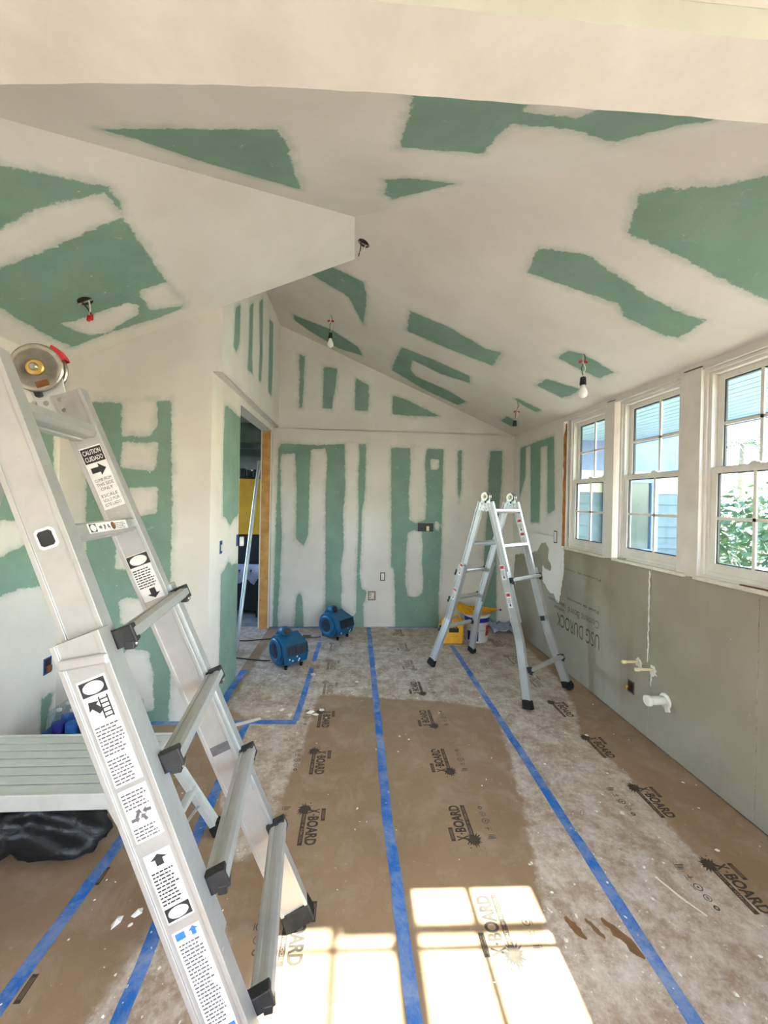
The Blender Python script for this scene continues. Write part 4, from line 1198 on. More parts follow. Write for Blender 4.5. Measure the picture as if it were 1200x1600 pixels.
# ------------------------------------------------------------------ aluminium work platform
WP = empty('work_platform', (-1.42, 1.685, 0))
tag(WP, 'low paint-spattered aluminium work platform with ribbed deck beside the near ladder', 'platform')
x0, x1, y0, y1, zt = -0.62, 0.585, -0.178, 0.178, 0.5
for k in range(7):
    a = y0 + (y1 - y0) * k / 7
    MB().box(x0, x1, a + 0.002, a + (y1 - y0) / 7 - 0.005, zt - 0.012, zt).build('deck_slat', M['alu_dirty'], WP, 0.002)
MB().box(x0, x1, y0 + 0.004, y1 - 0.004, zt - 0.030, zt - 0.013).build('deck_pan', M['backing'], WP)
for yy in (y0 - 0.012, y1):
    MB().box(x0 - 0.01, x1 + 0.01, yy, yy + 0.014, zt - 0.058, zt + 0.002).build('side_rail', M['alu_dirty'], WP, 0.003)
for xx, s_ in ((x1, 1), (x0, -1)):
    MB().box(xx - 0.012, xx + 0.012, y0, y1, zt - 0.05, zt - 0.001).build('end_rail', M['alu_dirty'], WP, 0.003)
    legs = []
    for yy, sy_ in ((y0 + 0.01, -1), (y1 - 0.01, 1)):
        tp = V((xx - s_ * 0.03, yy, zt - 0.03)); ft = V((xx + s_ * 0.225, yy + sy_ * 0.055, 0.0))
        d = (ft - tp).normalized()
        MB().prof(tp, ft - d * 0.045, (0, 1, 0), rail_prof(0.05, 0.028, 0.007, 0.004)).build('leg', M['alu_dirty'], WP, 0.001)
        MB().bar(ft - d * 0.06, ft + d * -0.004, (0, 1, 0), 0.058, 0.040, wb=0.062, tb=0.046).build('foot_cap', M['cream'] if (s_ > 0 and sy_ < 0) else M['rubber'], WP, 0.004)
        if s_ > 0 and sy_ < 0:
            MB().bar(ft - d * 0.105, ft - d * 0.06, (0, 1, 0), 0.054, 0.032).build('tape_wrap', M['tape'], WP)
        gz = [V((xx - s_ * 0.06, yy + sy_ * 0.018, zt - 0.05)), V((xx + s_ * 0.012, yy + sy_ * 0.018, zt - 0.03)), tp + d * 0.20 + V((0, sy_ * 0.018, 0)), tp + d * 0.19 + V((-s_ * 0.018, sy_ * 0.018, 0))]
        vs = gz + [p - V((0, sy_ * 0.01, 0)) for p in gz]
        mesh_obj('gusset', vs, [(0, 1, 2, 3), (7, 6, 5, 4), (0, 4, 5, 1), (1, 5, 6, 2), (2, 6, 7, 3), (3, 7, 4, 0)], M['alu_dirty'], WP)
        legs.append((tp, ft))
    p, q = legs[0][0].lerp(legs[0][1], 0.52), legs[1][0].lerp(legs[1][1], 0.52)
    MB().prof(p, q, (1, 0, 0.5), rung_prof(0.045, 0.028)).build('step', M['alu_dirty'], WP, 0.001)
    MB().bar(p + V((0, 0, -0.02)), q.lerp(legs[1][1], 0.3), (1, 0, 0), 0.012, 0.006).build('brace', M['alu'], WP)

# ------------------------------------------------------------------ black bin bag under the platform
def blob(name, c, rad, m, seed=0, amp=0.16, parent=None, flat=0.0, n=28, fn=None):
    rg = random.Random(seed)
    ph = [(rg.uniform(-4, 4), rg.uniform(-4, 4), rg.uniform(-4, 4), rg.uniform(0, 6.3), rg.uniform(0.4, 1)) for _ in range(14)]
    vs, fs = [], []
    for j in range(n + 1):
        th = math.pi * j / n
        for i in range(2 * n):
            p = 2 * math.pi * i / (2 * n)
            d = V((math.sin(th) * math.cos(p), math.sin(th) * math.sin(p), math.cos(th)))
            h = sum(a_ * math.sin(3.1 * (d.x * kx + d.y * ky + d.z * kz) + f_) for kx, ky, kz, f_, a_ in ph) / 14
            cre = sum(abs(math.sin(2.6 * (d.x * kx + d.y * ky + d.z * kz) + 2 * f_)) for kx, ky, kz, f_, a_ in ph[:7]) / 7 - 0.6
            s_ = 1 + amp * 1.6 * h - cre * amp * 1.5
            v_ = V((d.x * rad[0], d.y * rad[1], d.z * rad[2])) * s_
            if fn: v_ = fn(v_, d)
            v_.z = max(v_.z, -rad[2] * 0.8)
            vs.append(V(c) + v_)
    for j in range(n):
        for i in range(2 * n):
            fs.append((j * 2 * n + i, j * 2 * n + (i + 1) % (2 * n), (j + 1) * 2 * n + (i + 1) % (2 * n), (j + 1) * 2 * n + i))
    return mesh_obj(name, vs, fs, m, parent, True)
def bag_fn(v_, d):
    # a gathered corner trailing on the floor towards the camera
    t = max(0.0, d.dot(V((0.86, -0.38, -0.34)).normalized()) - 0.72) / 0.28
    return v_ + V((0.16, -0.06, -0.03)) * t * t
bag = empty('bin_bag', (-1.55, 1.95, 0))
tag(bag, 'black plastic bin bag slumped on the floor under the work platform', 'bag')
blob('bag_body', (0, 0, 0.145), (0.34, 0.25, 0.185), M['bag'], 5, 0.24, bag, n=40, fn=bag_fn)
rg = random.Random(6)
vs, fs = [], []
for k in range(15):
    a = k / 14 * 2 * math.pi
    for q, rr in ((0, 0.02), (1, 0.05), (2, 0.09)):
        vs.append(V((-0.1 + rr * math.cos(a) * (1 + 0.25 * math.sin(5 * a)), 0.02 + rr * math.sin(a), 0.26 + 0.02 * q)))
for k in range(14):
    for q in (0, 1):
        fs.append((3 * k + q, 3 * k + q + 1, 3 * k + 4 + q, 3 * k + 3 + q))
mesh_obj('bag_neck', vs, fs, M['bag'], bag, True)

# ------------------------------------------------------------------ pack of water bottles
PK = empty('water_bottle_pack', (-1.60, 2.58, 0))
tag(PK, 'shrink-wrapped pack of clear water bottles with blue labels behind the near ladder', 'bottle pack')
for i in range(6):
    for j in range(2):
        cx, cy = -0.205 + 0.082 * i, -0.04 + 0.080 * j
        bt = MB().lathe((cx, cy, 0.002), (0, 0, 1), [(0, 0.030), (0.006, 0.037), (0.09, 0.037), (0.10, 0.034), (0.17, 0.037), (0.20, 0.033), (0.24, 0.014), (0.255, 0.014)], 14).build('bottle', M['clear'], PK)
        MB().lathe((cx, cy, 0.255), (0, 0, 1), [(0, 0.015), (0.014, 0.015), (0.016, 0.012)], 12).build('cap', M['paper'], bt)
        MB().lathe((cx, cy, 0.100), (0, 0, 1), [(0, 0.0376), (0.085, 0.0376)], 14).build('bottle_label', M['print_blue'] if (i + j) % 2 else M['bucket_blue'], bt)
MB().box(-0.248, 0.248, -0.085, 0.085, 0.001, 0.276).build('shrink_film', M['clear'], PK, 0.02)
mesh_obj('film_end', [(-0.248, -0.085, 0.02), (-0.248, 0.085, 0.02), (-0.30, 0.06, 0.10), (-0.248, 0.085, 0.24), (-0.248, -0.085, 0.24), (-0.30, -0.06, 0.10)], [(0, 1, 2, 5), (5, 2, 3, 4)], M['clear'], PK)
MB().box(0.20, 0.249, -0.0865, -0.085, 0.10, 0.20).build('film_print', M['bucket_blue'], PK)

# ------------------------------------------------------------------ two carpet blowers
def blower(loc, rz, lbl, tilt=0.0):
    B = empty('air_blower', loc, rz)
    B.rotation_euler = (tilt, 0, rz)
    tag(B, lbl, 'blower', 'air blowers on the floor')
    R = 0.145
    # snail-shell housing: drum with a nozzle leaving tangentially at the front top (local -y is the front)
    prof_ = []
    n_ = 30
    for k in range(n_):
        a = math.radians(150 + 300 * k / (n_ - 1))
        rr = R * (0.92 + 0.10 * k / n_)
        prof_.append((rr * math.cos(a), R + rr * math.sin(a)))
    prof_ = [(y, max(z, 0.012)) for y, z in prof_]
    prof_ += [(-0.185, 0.235), (-0.205, 0.150), (-0.175, 0.06)]
    W = 0.115
    q = MB()
    vs = [(x, y, z) for x in (-W, W) for (y, z) in prof_]
    n2 = len(prof_)
    q.add(vs, [(i, (i + 1) % n2, n2 + (i + 1) % n2, n2 + i) for i in range(n2)] + [tuple(range(n2 - 1, -1, -1)), tuple(range(n2, 2 * n2))])
    body = q.build('housing', M['teal'], B, 0.026)
    for s_ in (-1, 1):
        MB().lathe((s_ * (W - 0.002), 0.01, R), (s_, 0, 0), [(0, 0.120), (0.016, 0.116), (0.022, 0.100), (0.022, 0.078), (0.014, 0.072)], 28).build('side_ring', M['teal'], B)
        gq = MB().lathe((s_ * (W + 0.006), 0.01, R), (s_, 0, 0), [(0, 0.074), (0.010, 0.070)], 24).build('intake_grille', M['grille'], B)
        for k in range(3):
            a = math.radians(90 + 120 * k)
            MB().bar((s_ * (W + 0.018), 0.01, R), (s_ * (W + 0.018), 0.01 + 0.08 * math.cos(a), R + 0.08 * math.sin(a)), (0, -math.sin(a), math.cos(a)), 0.016, 0.006).build('grille_spoke', M['teal_dark'], B)
    # outlet on the front
    oc = V((0, -0.197, 0.192)); on_ = V((0, -0.97, 0.23)).normalized(); ou = V((0, 0.23, 0.97)).normalized()
    fr = MB()
    for (xa, xb, za, zb) in ((-0.112, 0.112, 0.038, 0.048), (-0.112, 0.112, -0.048, -0.038), (-0.112, -0.102, -0.038, 0.038), (0.102, 0.112, -0.038, 0.038)):
        fr.prof(oc + ou * za, oc + ou * zb, (1, 0, 0), [(xa, -0.004), (xb, -0.004), (xb, 0.014), (xa, 0.014)])
    fr.build('outlet_frame', M['teal_dark'], B)
    MB().prof(oc - ou * 0.038, oc + ou * 0.038, (1, 0, 0), [(-0.102, -0.004), (0.102, -0.004), (0.102, 0.004), (-0.102, 0.004)]).build('outlet', M['grille'], B)
    for k in range(6):
        x = -0.085 + 0.034 * k
        MB().bar(oc - ou * 0.036 + V((x, 0, 0)) + on_ * 0.008, oc + ou * 0.036 + V((x, 0, 0)) + on_ * 0.008, (1, 0, 0), 0.006, 0.004).build('outlet_vane', M['teal_dark'], B)
    MB().bar(oc + on_ * 0.012 - ou * 0.03, oc + on_ * 0.012 + ou * 0.034, (1, 0, 0), 0.045, 0.006).build('outlet_badge', M['black'], B)
    # handle pod with the switch
    MB().lathe((-0.02, 0.03, 0.305), (0, -1, 0.25), [(-0.07, 0.030), (-0.055, 0.046), (0.035, 0.050), (0.05, 0.042)], 20).build('control_pod', M['teal'], B)
    MB().lathe((-0.02, -0.022, 0.317), (0, -1, 0.25), [(0, 0.036), (0.004, 0.034)], 18).build('switch_plate', M['black'], B)
    MB().box(-0.034, -0.006, -0.038, -0.026, 0.312, 0.326).build('switch', M['rust'], B, 0.003)
    MB().tube(smooth_path([(-0.075, 0.07, 0.25), (-0.07, 0.075, 0.29), (0.03, 0.08, 0.315), (0.08, 0.075, 0.28), (0.085, 0.06, 0.24)]), 0.012, 8).build('carry_handle', M['teal'], B)
    for sx in (-0.08, 0.08):
        for yy in (-0.13, 0.10):
            MB().lathe((sx, yy, 0.0), (0, 0, 1), [(0, 0.014), (0.030, 0.018)], 10).build('foot', M['rubber'], B)
    rg = random.Random(int(loc[1] * 10))
    for k in range(5):
        x, z = rg.uniform(-0.09, 0.09), rg.uniform(0.07, 0.13)
        y = -0.178 - 0.03 * (z - 0.06) / 0.09 - 0.001
        MB().lathe((x, y + 0.001, z), (0, -1, 0), [(0, rg.uniform(0.006, 0.012)), (0.002, 0.004)], 7).build('plaster_spot', M['debris'], B)
    return B
blower((-0.63, 3.86, 0), math.radians(38), 'blue carpet blower nearer the camera, in front of the doorway')
blower((-0.21, 4.63, 0), math.radians(48), 'blue carpet blower standing against the far wall')

def cable(pts, r, lbl, extra=None):
    o = MB().tube(smooth_path(pts, 7), r, 8).build('power_cable', M['black'])
    return tag(o, lbl, 'cable')
cb = cable([(-1.9, 4.70, 0.008), (-1.30, 4.46, 0.008), (-1.0, 4.49, 0.008), (-0.75, 4.56, 0.008), (-0.55, 4.54, 0.008), (-0.40, 4.56, 0.008), (-0.365, 4.57, 0.008)], 0.006, 'black cable from the doorway to the blower by the far wall')
MB().lathe((-0.52, 4.54, 0.022), (1, 0.05, 0), [(-0.05, 0.012), (-0.04, 0.020), (0.0, 0.018), (0.04, 0.020), (0.05, 0.010)], 12).build('plug', M['ink_grey'], cb)
cable([(-1.7, 3.95, 0.008), (-1.25, 3.98, 0.008), (-1.0, 3.93, 0.008), (-0.86, 3.90, 0.008), (-0.80, 3.90, 0.008)], 0.006, 'black cable from the doorway to the nearer blower')

# ------------------------------------------------------------------ bucket, pan, yellow tool and plastic scrap by the far wall
BK = empty('paint_bucket', (1.45, 4.50, 0))
tag(BK, 'white and blue paint bucket behind the far ladder', 'bucket')
MB().lathe((0, 0, 0.001), (0, 0, 1), [(0, 0.125), (0.004, 0.128), (0.29, 0.145), (0.292, 0.152), (0.31, 0.152), (0.312, 0.14)], 32).build('bucket_body', M['bucket'], BK)
def bucket_band(a0, a1, z0, z1, m):
    vs, fs = [], []
    n_ = 10
    for k in range(n_ + 1):
        a = math.radians(a0 + (a1 - a0) * k / n_)
        for z in (z0, z1):
            rr = 0.1285 + 0.0172 * z / 0.29 + 0.001
            vs.append((rr * math.cos(a), rr * math.sin(a), z))
    mesh_obj('bucket_print', vs, [(2 * k, 2 * k + 2, 2 * k + 3, 2 * k + 1) for k in range(n_)], m, BK)
bucket_band(180, 359, 0.235, 0.285, M['bucket_blue'])
bucket_band(205, 262, 0.02, 0.13, M['bucket_blue'])
bucket_band(300, 345, 0.08, 0.20, M['print_red'])
MB().tube(smooth_path([(-0.155, 0, 0.26), (-0.17, -0.10, 0.20), (0, -0.19, 0.16), (0.17, -0.10, 0.20), (0.155, 0, 0.26)]), 0.003, 6).build('bail_handle', M['steel'], BK)
PN = empty('yellow_tray', (1.42, 4.48, 0.316))
tag(PN, 'yellow plastic tray with a pointed spout resting on the paint bucket', 'tray')
rim = [(-0.27, -0.02), (-0.20, -0.12), (0.0, -0.14), (0.12, -0.12), (0.29, -0.03), (0.12, 0.10), (-0.05, 0.13), (-0.22, 0.10)]
vs = [(x, y, 0.050 + 0.07 * (x < -0.1)) for x, y in rim] + [(x * 0.62, y * 0.62, 0.004) for x, y in rim] + [(x * 0.94, y * 0.90, 0.052 + 0.07 * (x < -0.1)) for x, y in rim] + [(x * 0.58, y * 0.58, 0.012) for x, y in rim]
fs = []
for k in range(8):
    j = (k + 1) % 8
    fs += [(k, j, 8 + j, 8 + k), (k, 16 + k, 16 + j, j), (16 + k, 24 + k, 24 + j, 16 + j)]
fs += [tuple(range(8, 16)), tuple(range(31, 23, -1))]
mesh_obj('tray_shell', vs, fs, M['yellow'], PN)
MB().lathe((0.285, -0.03, 0.044), (1, 0, 0), [(0, 0.012), (0.018, 0.010)], 10).build('spout_tip', M['black'], PN)
MB().box(-0.10, 0.06, -0.06, 0.06, 0.014, 0.030).build('tray_dark_centre', M['hole'], PN, 0.008)  # dark block filling the middle of the tray
TL = empty('yellow_tool_case', (1.15, 4.44, 0))
tag(TL, 'yellow plastic tool case on the floor left of the paint bucket', 'case')
q = MB()
q.add([(-0.13, -0.10, 0.002), (0.10, -0.10, 0.002), (0.10, 0.10, 0.002), (-0.13, 0.10, 0.002), (-0.15, -0.08, 0.17), (0.11, -0.08, 0.26), (0.11, 0.09, 0.26), (-0.15, 0.09, 0.17)],
      [(0, 3, 2, 1), (4, 5, 6, 7), (0, 1, 5, 4), (1, 2, 6, 5), (2, 3, 7, 6), (3, 0, 4, 7)])
q.build('case_body', M['yellow'], TL, 0.012)
MB().tube(smooth_path([(-0.12, 0, 0.19), (-0.10, 0, 0.26), (0.04, 0, 0.30), (0.09, 0, 0.26)]), 0.011, 8).build('case_handle', M['yellow'], TL)
MB().box(-0.06, 0.05, -0.094, -0.086, 0.13, 0.18).build('case_slot', M['black'], TL, 0.004)
for k in range(3): MB().box(-0.045 + 0.03 * k, -0.030 + 0.03 * k, -0.10, -0.086, 0.18, 0.235).build('hanging_blade', M['rust'], TL)
rg = random.Random(12)
vs, fs = [], []
for j in range(9):
    for i in range(9):
        vs.append((1.74 + 0.035 * i + rg.uniform(-.01, .01), 4.70 + 0.028 * j, 0.006 + 0.05 * abs(math.sin(i * 0.9 + j * 0.5)) * rg.uniform(0.5, 1.2) + 0.004 * j))
for j in range(8):
    for i in range(8):
        fs.append((9 * j + i, 9 * j + i + 1, 9 * j + 10 + i, 9 * j + 9 + i))
sc = mesh_obj('plastic_sheet', vs, fs, M['cloth'], None, True)
sc.modifiers.new('thick', 'SOLIDIFY').thickness = 0.003
tag(sc, 'crumpled pale plastic sheet in the corner right of the paint bucket', 'plastic sheet')

# ------------------------------------------------------------------ hanging lamp holders and open ceiling boxes
def lamp(name, p, nrm, drop, bulb, lbl, sway=(0, 0)):
    o = empty(name, p)
    tag(o, lbl, 'light bulb' if bulb else 'lamp holder', 'temporary lamp holders on the sloping ceiling')
    nrm = V(nrm).normalized()
    MB().lathe(nrm * 0.0008, -nrm, [(-0.001, 0.034), (0.0006, 0.034)], 20).build('ceiling_hole', M['hole'], o)
    e = V((sway[0], sway[1], -drop))
    MB().tube(smooth_path([(0, 0, 0.005), (0.012, 0.0, -drop * 0.25), (-0.010, 0.004, -drop * 0.6), e + V((0.003, 0, 0.0))]), 0.0028, 6).build('black_wire', M['black'], o)
    MB().tube(smooth_path([(0.006, 0.004, 0.005), (-0.006, 0.0, -drop * 0.3), (0.014, 0.0, -drop * 0.6), e + V((-0.003, 0, 0))]), 0.0028, 6).build('white_wire', M['wire_white'], o)
    for k, s_ in enumerate((-1, 1)):
        b0 = V((0.008 * s_, 0, -drop * (0.30 if bulb else 0.5)))
        MB().lathe(b0, (0.8 * s_, 0.1, -0.35), [(0, 0.007), (0.022, 0.009), (0.026, 0.004)], 10).build('wire_nut', M['red'], o)
    MB().lathe(e, (0, 0, -1), [(-0.004, 0.010), (0, 0.019), (0.050, 0.022), (0.054, 0.020)], 18).build('socket', M['black'], o)
    if bulb:
        MB().lathe(e + V((0, 0, -0.052)), (0, 0, -1), [(0, 0.014), (0.016, 0.016), (0.036, 0.026), (0.056, 0.0315), (0.074, 0.029), (0.088, 0.018), (0.093, 0.004)], 22).build('bulb', M['bulb'], o)
    return o
nR = (SL, 0, 1)
lamp('hanging_bulb', (1.582, 2.661, zR(1.582)), nR, 0.165, True, 'white bulb hanging from black socket on the green patch nearest the windows')
lamp('hanging_bulb', (-0.278, 3.971, zR(-0.278)), nR, 0.185, True, 'white bulb hanging high above the far wall, left of the ceiling middle')
lamp('hanging_socket', (1.627, 3.896, zR(1.627)), nR, 0.20, False, 'empty black lamp socket hanging near the far right ceiling corner', (-0.02, 0))
def ceiling_box(p, nrm, lbl, nuts):
    o = empty('ceiling_box', p)
    tag(o, lbl, 'junction box', 'open ceiling boxes')
    nrm = V(nrm).normalized()
    MB().lathe(nrm * 0.001, -nrm, [(-0.001, 0.040), (0.0012, 0.040)], 24).build('box_hole', M['hole'], o)
    x = nrm.cross(V((0, 1, 0))).normalized()
    MB().bar(-nrm * 0.004 - x * 0.042, -nrm * 0.004 + x * 0.042, (0, 1, 0), 0.014, 0.004).build('box_bracket', M['steel'], o)
    MB().tube(smooth_path([-x * 0.02, -nrm * 0.05 - x * 0.01, -nrm * 0.09 + x * 0.012]), 0.004, 6).build('white_wire', M['wire_white'], o)
    MB().tube(smooth_path([x * 0.02, -nrm * 0.04 + x * 0.005, -nrm * 0.095 - x * 0.005]), 0.004, 6).build('black_wire', M['black'], o)
    for k in range(nuts):
        MB().lathe(-nrm * 0.085 + x * (0.018 * k - 0.006), (-nrm + x * 0.5), [(0, 0.008), (0.028, 0.010), (0.034, 0.004)], 10).build('wire_nut', M['red'], o)
ceiling_box((-1.566, 2.351, zL(-1.566)), (-SLL, 0, 1), 'open ceiling box with red wire nuts in the left green ceiling patch', 2)
ceiling_box((0.025, 2.644, zR(0.025)), (SL, 0, 1), 'open ceiling box with bracket beside the ridge', 0)

# ------------------------------------------------------------------ boxes in the walls
def wall_box(name, c, xd, nrm, wd, ht, lbl, fill, rim='blue_box', pieces=()):
    o = empty(name, c)
    o.matrix_world = frame_mat(c, xd, (0, 0, 1))
    tag(o, lbl, 'outlet box', 'electrical boxes in the walls')
    MB().box(-wd / 2, wd / 2, -ht / 2, ht / 2, 0.0005, 0.0025).build('box_rim', M[rim], o)
    t = 0.011
    MB().box(-wd / 2 + t, wd / 2 - t, -ht / 2 + t, ht / 2 - t, 0.002, 0.0035).build('box_inside', M[fill], o)
    for nm, mm, bx in pieces:
        MB().box(*bx).build(nm, M[mm], o, 0.002)
    return o
wall_box('outlet_box', (XL, 2.785, 0.436), (0, -1, 0) if False else (0, 1, 0), None, 0.07, 0.11, 'blue outlet box low on the left wall', 'hole', 'blue_box', (('wire_end', 'rust', (-.015, .02, -.04, 0, .003, .02)),)).matrix_world = frame_mat((XL, 2.785, 0.436), (0, -1, 0), (0, 0, -1))
bpy.data.objects['outlet_box'].matrix_world = frame_mat((XL, 2.785, 0.436), (0, 1, 0), (0, 0, 1))
def box_passage(y, z, lbl, pieces):
    o = wall_box('outlet_box', (XP, y, z), (0, 1, 0), None, 0.055, 0.10, lbl, 'blue_box', 'blue_box', pieces)
    o.matrix_world = frame_mat((XP, y, z), (0, 1, 0), (0, 0, 1))
box_passage(3.104, 1.215, 'blue outlet box on the pier left of the doorway', (('wire_end', 'wire_white', (-.01, .015, -.03, .02, .003, .02)),))
box_passage(3.525, 1.225, 'blue outlet box with dangling white switch at the doorway edge', (('loose_switch', 'paper', (.0, .035, -.05, .03, .02, .05)),))
wall_box('outlet_box', (0.907, YD, 1.272), (1, 0, 0), None, 0.20, 0.105, 'wide black triple outlet box on the green board of the far wall', 'black', 'black', (('receptacle', 'cream', (.01, .045, -.045, .015, .003, .02)),))
wall_box('outlet_box', (0.371, YD, 0.638), (1, 0, 0), None, 0.062, 0.105, 'slim empty outlet box with black outline on the far wall', 'paper', 'black')
wall_box('outlet_box', (0.238, YD, 0.394), (1, 0, 0), None, 0.095, 0.115, 'metal outlet box low on the far wall near the blower', 'steel', 'rust', (('receptacle', 'wire_white', (-.005, .02, -.03, .04, .003, .02)),))
o = wall_box('outlet_box', (XR, 3.866, 1.268), (0, -1, 0), None, 0.065, 0.125, 'white outlet box cut into the plaster beside the first window', 'paper', 'ink_grey', (('receptacle', 'paper', (-.016, .016, -.04, .04, .003, .008)),))
o.matrix_world = frame_mat((XR, 3.866, 1.268), (0, -1, 0), (0, 0, 1))
o = wall_box('valve_box', (XR, 2.742, 0.275), (0, -1, 0), None, 0.07, 0.09, 'open cavity with a brass valve low in the grey cement board', 'hole', 'ink_grey', ())
o.matrix_world = frame_mat((XR, 2.742, 0.275), (0, -1, 0), (0, 0, 1))
o['category'] = 'valve'
del o['group']
MB().lathe((0, 0, 0.002), (0, 0, 1), [(0, 0.010), (0.03, 0.010), (0.032, 0.014), (0.042, 0.014)], 12).build('valve_stem', M['brass'], o)
MB().bar((-0.028, -0.012, 0.032), (0.012, 0.012, 0.032), (0, 1, 0), 0.014, 0.008).build('valve_handle', M['brass'], o)

# ------------------------------------------------------------------ pipe stubs in the cement board
def splat(parent, c, r, seed):
    rg = random.Random(seed)
    n_ = 18
    vs = [V((-0.010, 0, 0))]
    for k in range(n_):
        a = 2 * math.pi * k / n_
        rr = r * rg.uniform(0.75, 1.2) * (1.4 if math.sin(a) < -0.6 else 1)
        vs.append(V((0, rr * math.cos(a), rr * math.sin(a))))
    mesh_obj('plaster_collar', [v_ + V(c) for v_ in vs], [(0, 1 + k, 1 + (k + 1) % n_) for k in range(n_)], M['plaster'], parent, True)
for (y, z, lbl) in ((2.665, 0.490, 'thin cream pipe stub farther from the camera, sticking out of the cement board'), (2.535, 0.492, 'thin cream pipe stub nearer the camera, beside the white joint line')):
    o = empty('water_pipe_stub', (XR, y, z))
    tag(o, lbl, 'pipe', 'capped water pipes in the cement board')
    MB().lathe((0.01, 0, 0), (-1, 0, 0), [(0, 0.009), (0.11, 0.009)], 14).build('pipe', M['cream'], o)
    MB().lathe((-0.095, 0, 0), (-1, 0, 0), [(0, 0.010), (0.003, 0.0125), (0.030, 0.0125), (0.034, 0.009)], 14).build('pipe_cap', M['cream'], o)
    splat(o, (-0.0015, 0, -0.004), 0.030, int(y * 1000))
o = empty('drain_pipe_stub', (XR, 2.430, 0.335))
tag(o, 'thick white plastic drain stub with collar low on the cement board', 'pipe')
MB().lathe((0.01, 0, 0), (-1, 0, 0), [(0, 0.028), (0.12, 0.028)], 20).build('pipe', M['pvc'], o)
MB().lathe((-0.10, 0, 0), (-1, 0, 0), [(0, 0.030), (0.004, 0.035), (0.024, 0.035), (0.030, 0.028)], 20).build('pipe_cap', M['pvc'], o)
MB().lathe((0.0, -0.004, -0.002), (-1, 0, 0), [(0, 0.050), (0.006, 0.048), (0.010, 0.032)], 20).build('wall_collar', M['pvc'], o)
MB().bar((-0.006, -0.02, -0.03), (-0.006, -0.035, -0.062), (0, 1, 0), 0.04, 0.012).build('collar_tail', M['pvc'], o, 0.004)

# ------------------------------------------------------------------ beyond the doorway
struct(MB().box(-4.2, -1.16, YF + 0.12, 8.1, 2.52, 2.6).build('ceiling_back', M['grey_wall']))
struct(MB().box(-4.2, -0.9, 8.0, 8.1, 0, 2.52).box(-4.2, -4.1, YF, 4.2, 0, 2.52).box(-4.2, -4.1, 7.2, 8.0, 0, 2.52).box(-4.2, -4.1, 4.2, 7.2, 0, 0.8).box(-1.10, -1.0, YD + 0.1, 8.0, 0, 2.52).box(-4.2, -1.16, YF + 0.02, YF + 0.12, 0, 2.6).build('wall_back', M['grey_wall']))
for y in (4.9, 5.6, 6.6):
    t = struct(MB().box(-4.1, -1.1, y, y + 0.14, 2.30, 2.52).build('trim_%d' % (int(y * 10)), M['beam_green']))
o = empty('storage_cabinet', (-1.75, 6.35, 0))
tag(o, 'dark cabinet with an ochre panel seen through the doorway', 'cabinet')
MB().box(-0.55, 0.5, -0.15, 0.25, 0.0, 1.02).build('cabinet_base', M['dark_furn'], o, 0.01)
MB().box(-0.55, 0.5, -0.14, 0.2, 1.03, 1.90).build('ochre_panel', M['ochre'], o, 0.01)
MB().box(-0.55, 0.5, -0.14, 0.2, 1.905, 1.93).build('shelf_board', M['dark_furn'], o)
rg = random.Random(20)
TIN = ['leftmost dark tin on the ochre cabinet beyond the doorway', 'second dark tin from the left on the ochre cabinet', 'middle dark tin on the ochre cabinet beyond the doorway', 'fourth dark tin from the left on the ochre cabinet', 'rightmost dark tin on the ochre cabinet nearest the pipe']
for k in range(5):
    q = MB().box(-0.05 + k * 0.10, 0.03 + k * 0.10, -0.12, -0.02, 1.931, 1.99 + rg.uniform(0, 0.08)).build('storage_tin', M['dark_furn' if k % 2 else 'black'], None, 0.008)
    q.location = (-1.75, 6.35, 0)
    tag(q, TIN[k], 'tin', 'tins on the cabinet beyond the doorway')
o = empty('covered_table', (-1.55, 5.55, 0))
tag(o, 'dark low table under a pale blue cloth beyond the doorway', 'table')
MB().box(-0.35, 0.30, -0.22, 0.22, 0.60, 0.64).build('table_top', M['dark_furn'], o)
for x in (-0.32, 0.27):
    for y in (-0.19, 0.19): MB().box(x - 0.02, x + 0.02, y - 0.02, y + 0.02, 0, 0.60).build('leg', M['dark_furn'], o)
MB().box(-0.34, 0.29, -0.05, 0.2, 0.05, 0.5).build('storage_shelf', M['dark_furn'], o)
rg = random.Random(22)
vs, fs = [], []
for i in range(15):
    x = -0.37 + 0.05 * i
    hem = 0.42 + 0.10 * abs(math.sin(i * 0.8)) + rg.uniform(-0.03, 0.03)
    vs += [(x, 0.23, 0.643), (x, -0.225 - 0.01 * math.sin(i * 2.1), 0.645), (x, -0.245 - 0.02 * math.sin(i * 2.1), hem)]
for i in range(14):
    for k in (0, 1): fs.append((3 * i + k, 3 * i + k + 1, 3 * i + 4 + k, 3 * i + 3 + k))
cl = mesh_obj('dust_cloth', vs, fs, M['cloth'], None, True)
cl.location = (-1.55, 5.55, 0)
cl.modifiers.new('thick', 'SOLIDIFY').thickness = 0.004
tag(cl, 'pale blue cloth draped over the low table beyond the doorway', 'cloth')
cdp = MB().tube([(-1.195, 4.13, 0.002), (-1.195, 4.30, 0.44), (-1.190, 4.80, 1.72), (-1.187, 4.93, 2.06)], 0.021, 14).build('conduit_pipe', M['conduit'])
tag(cdp, 'long grey metal pipe leaning inside the doorway against the stud', 'pipe')

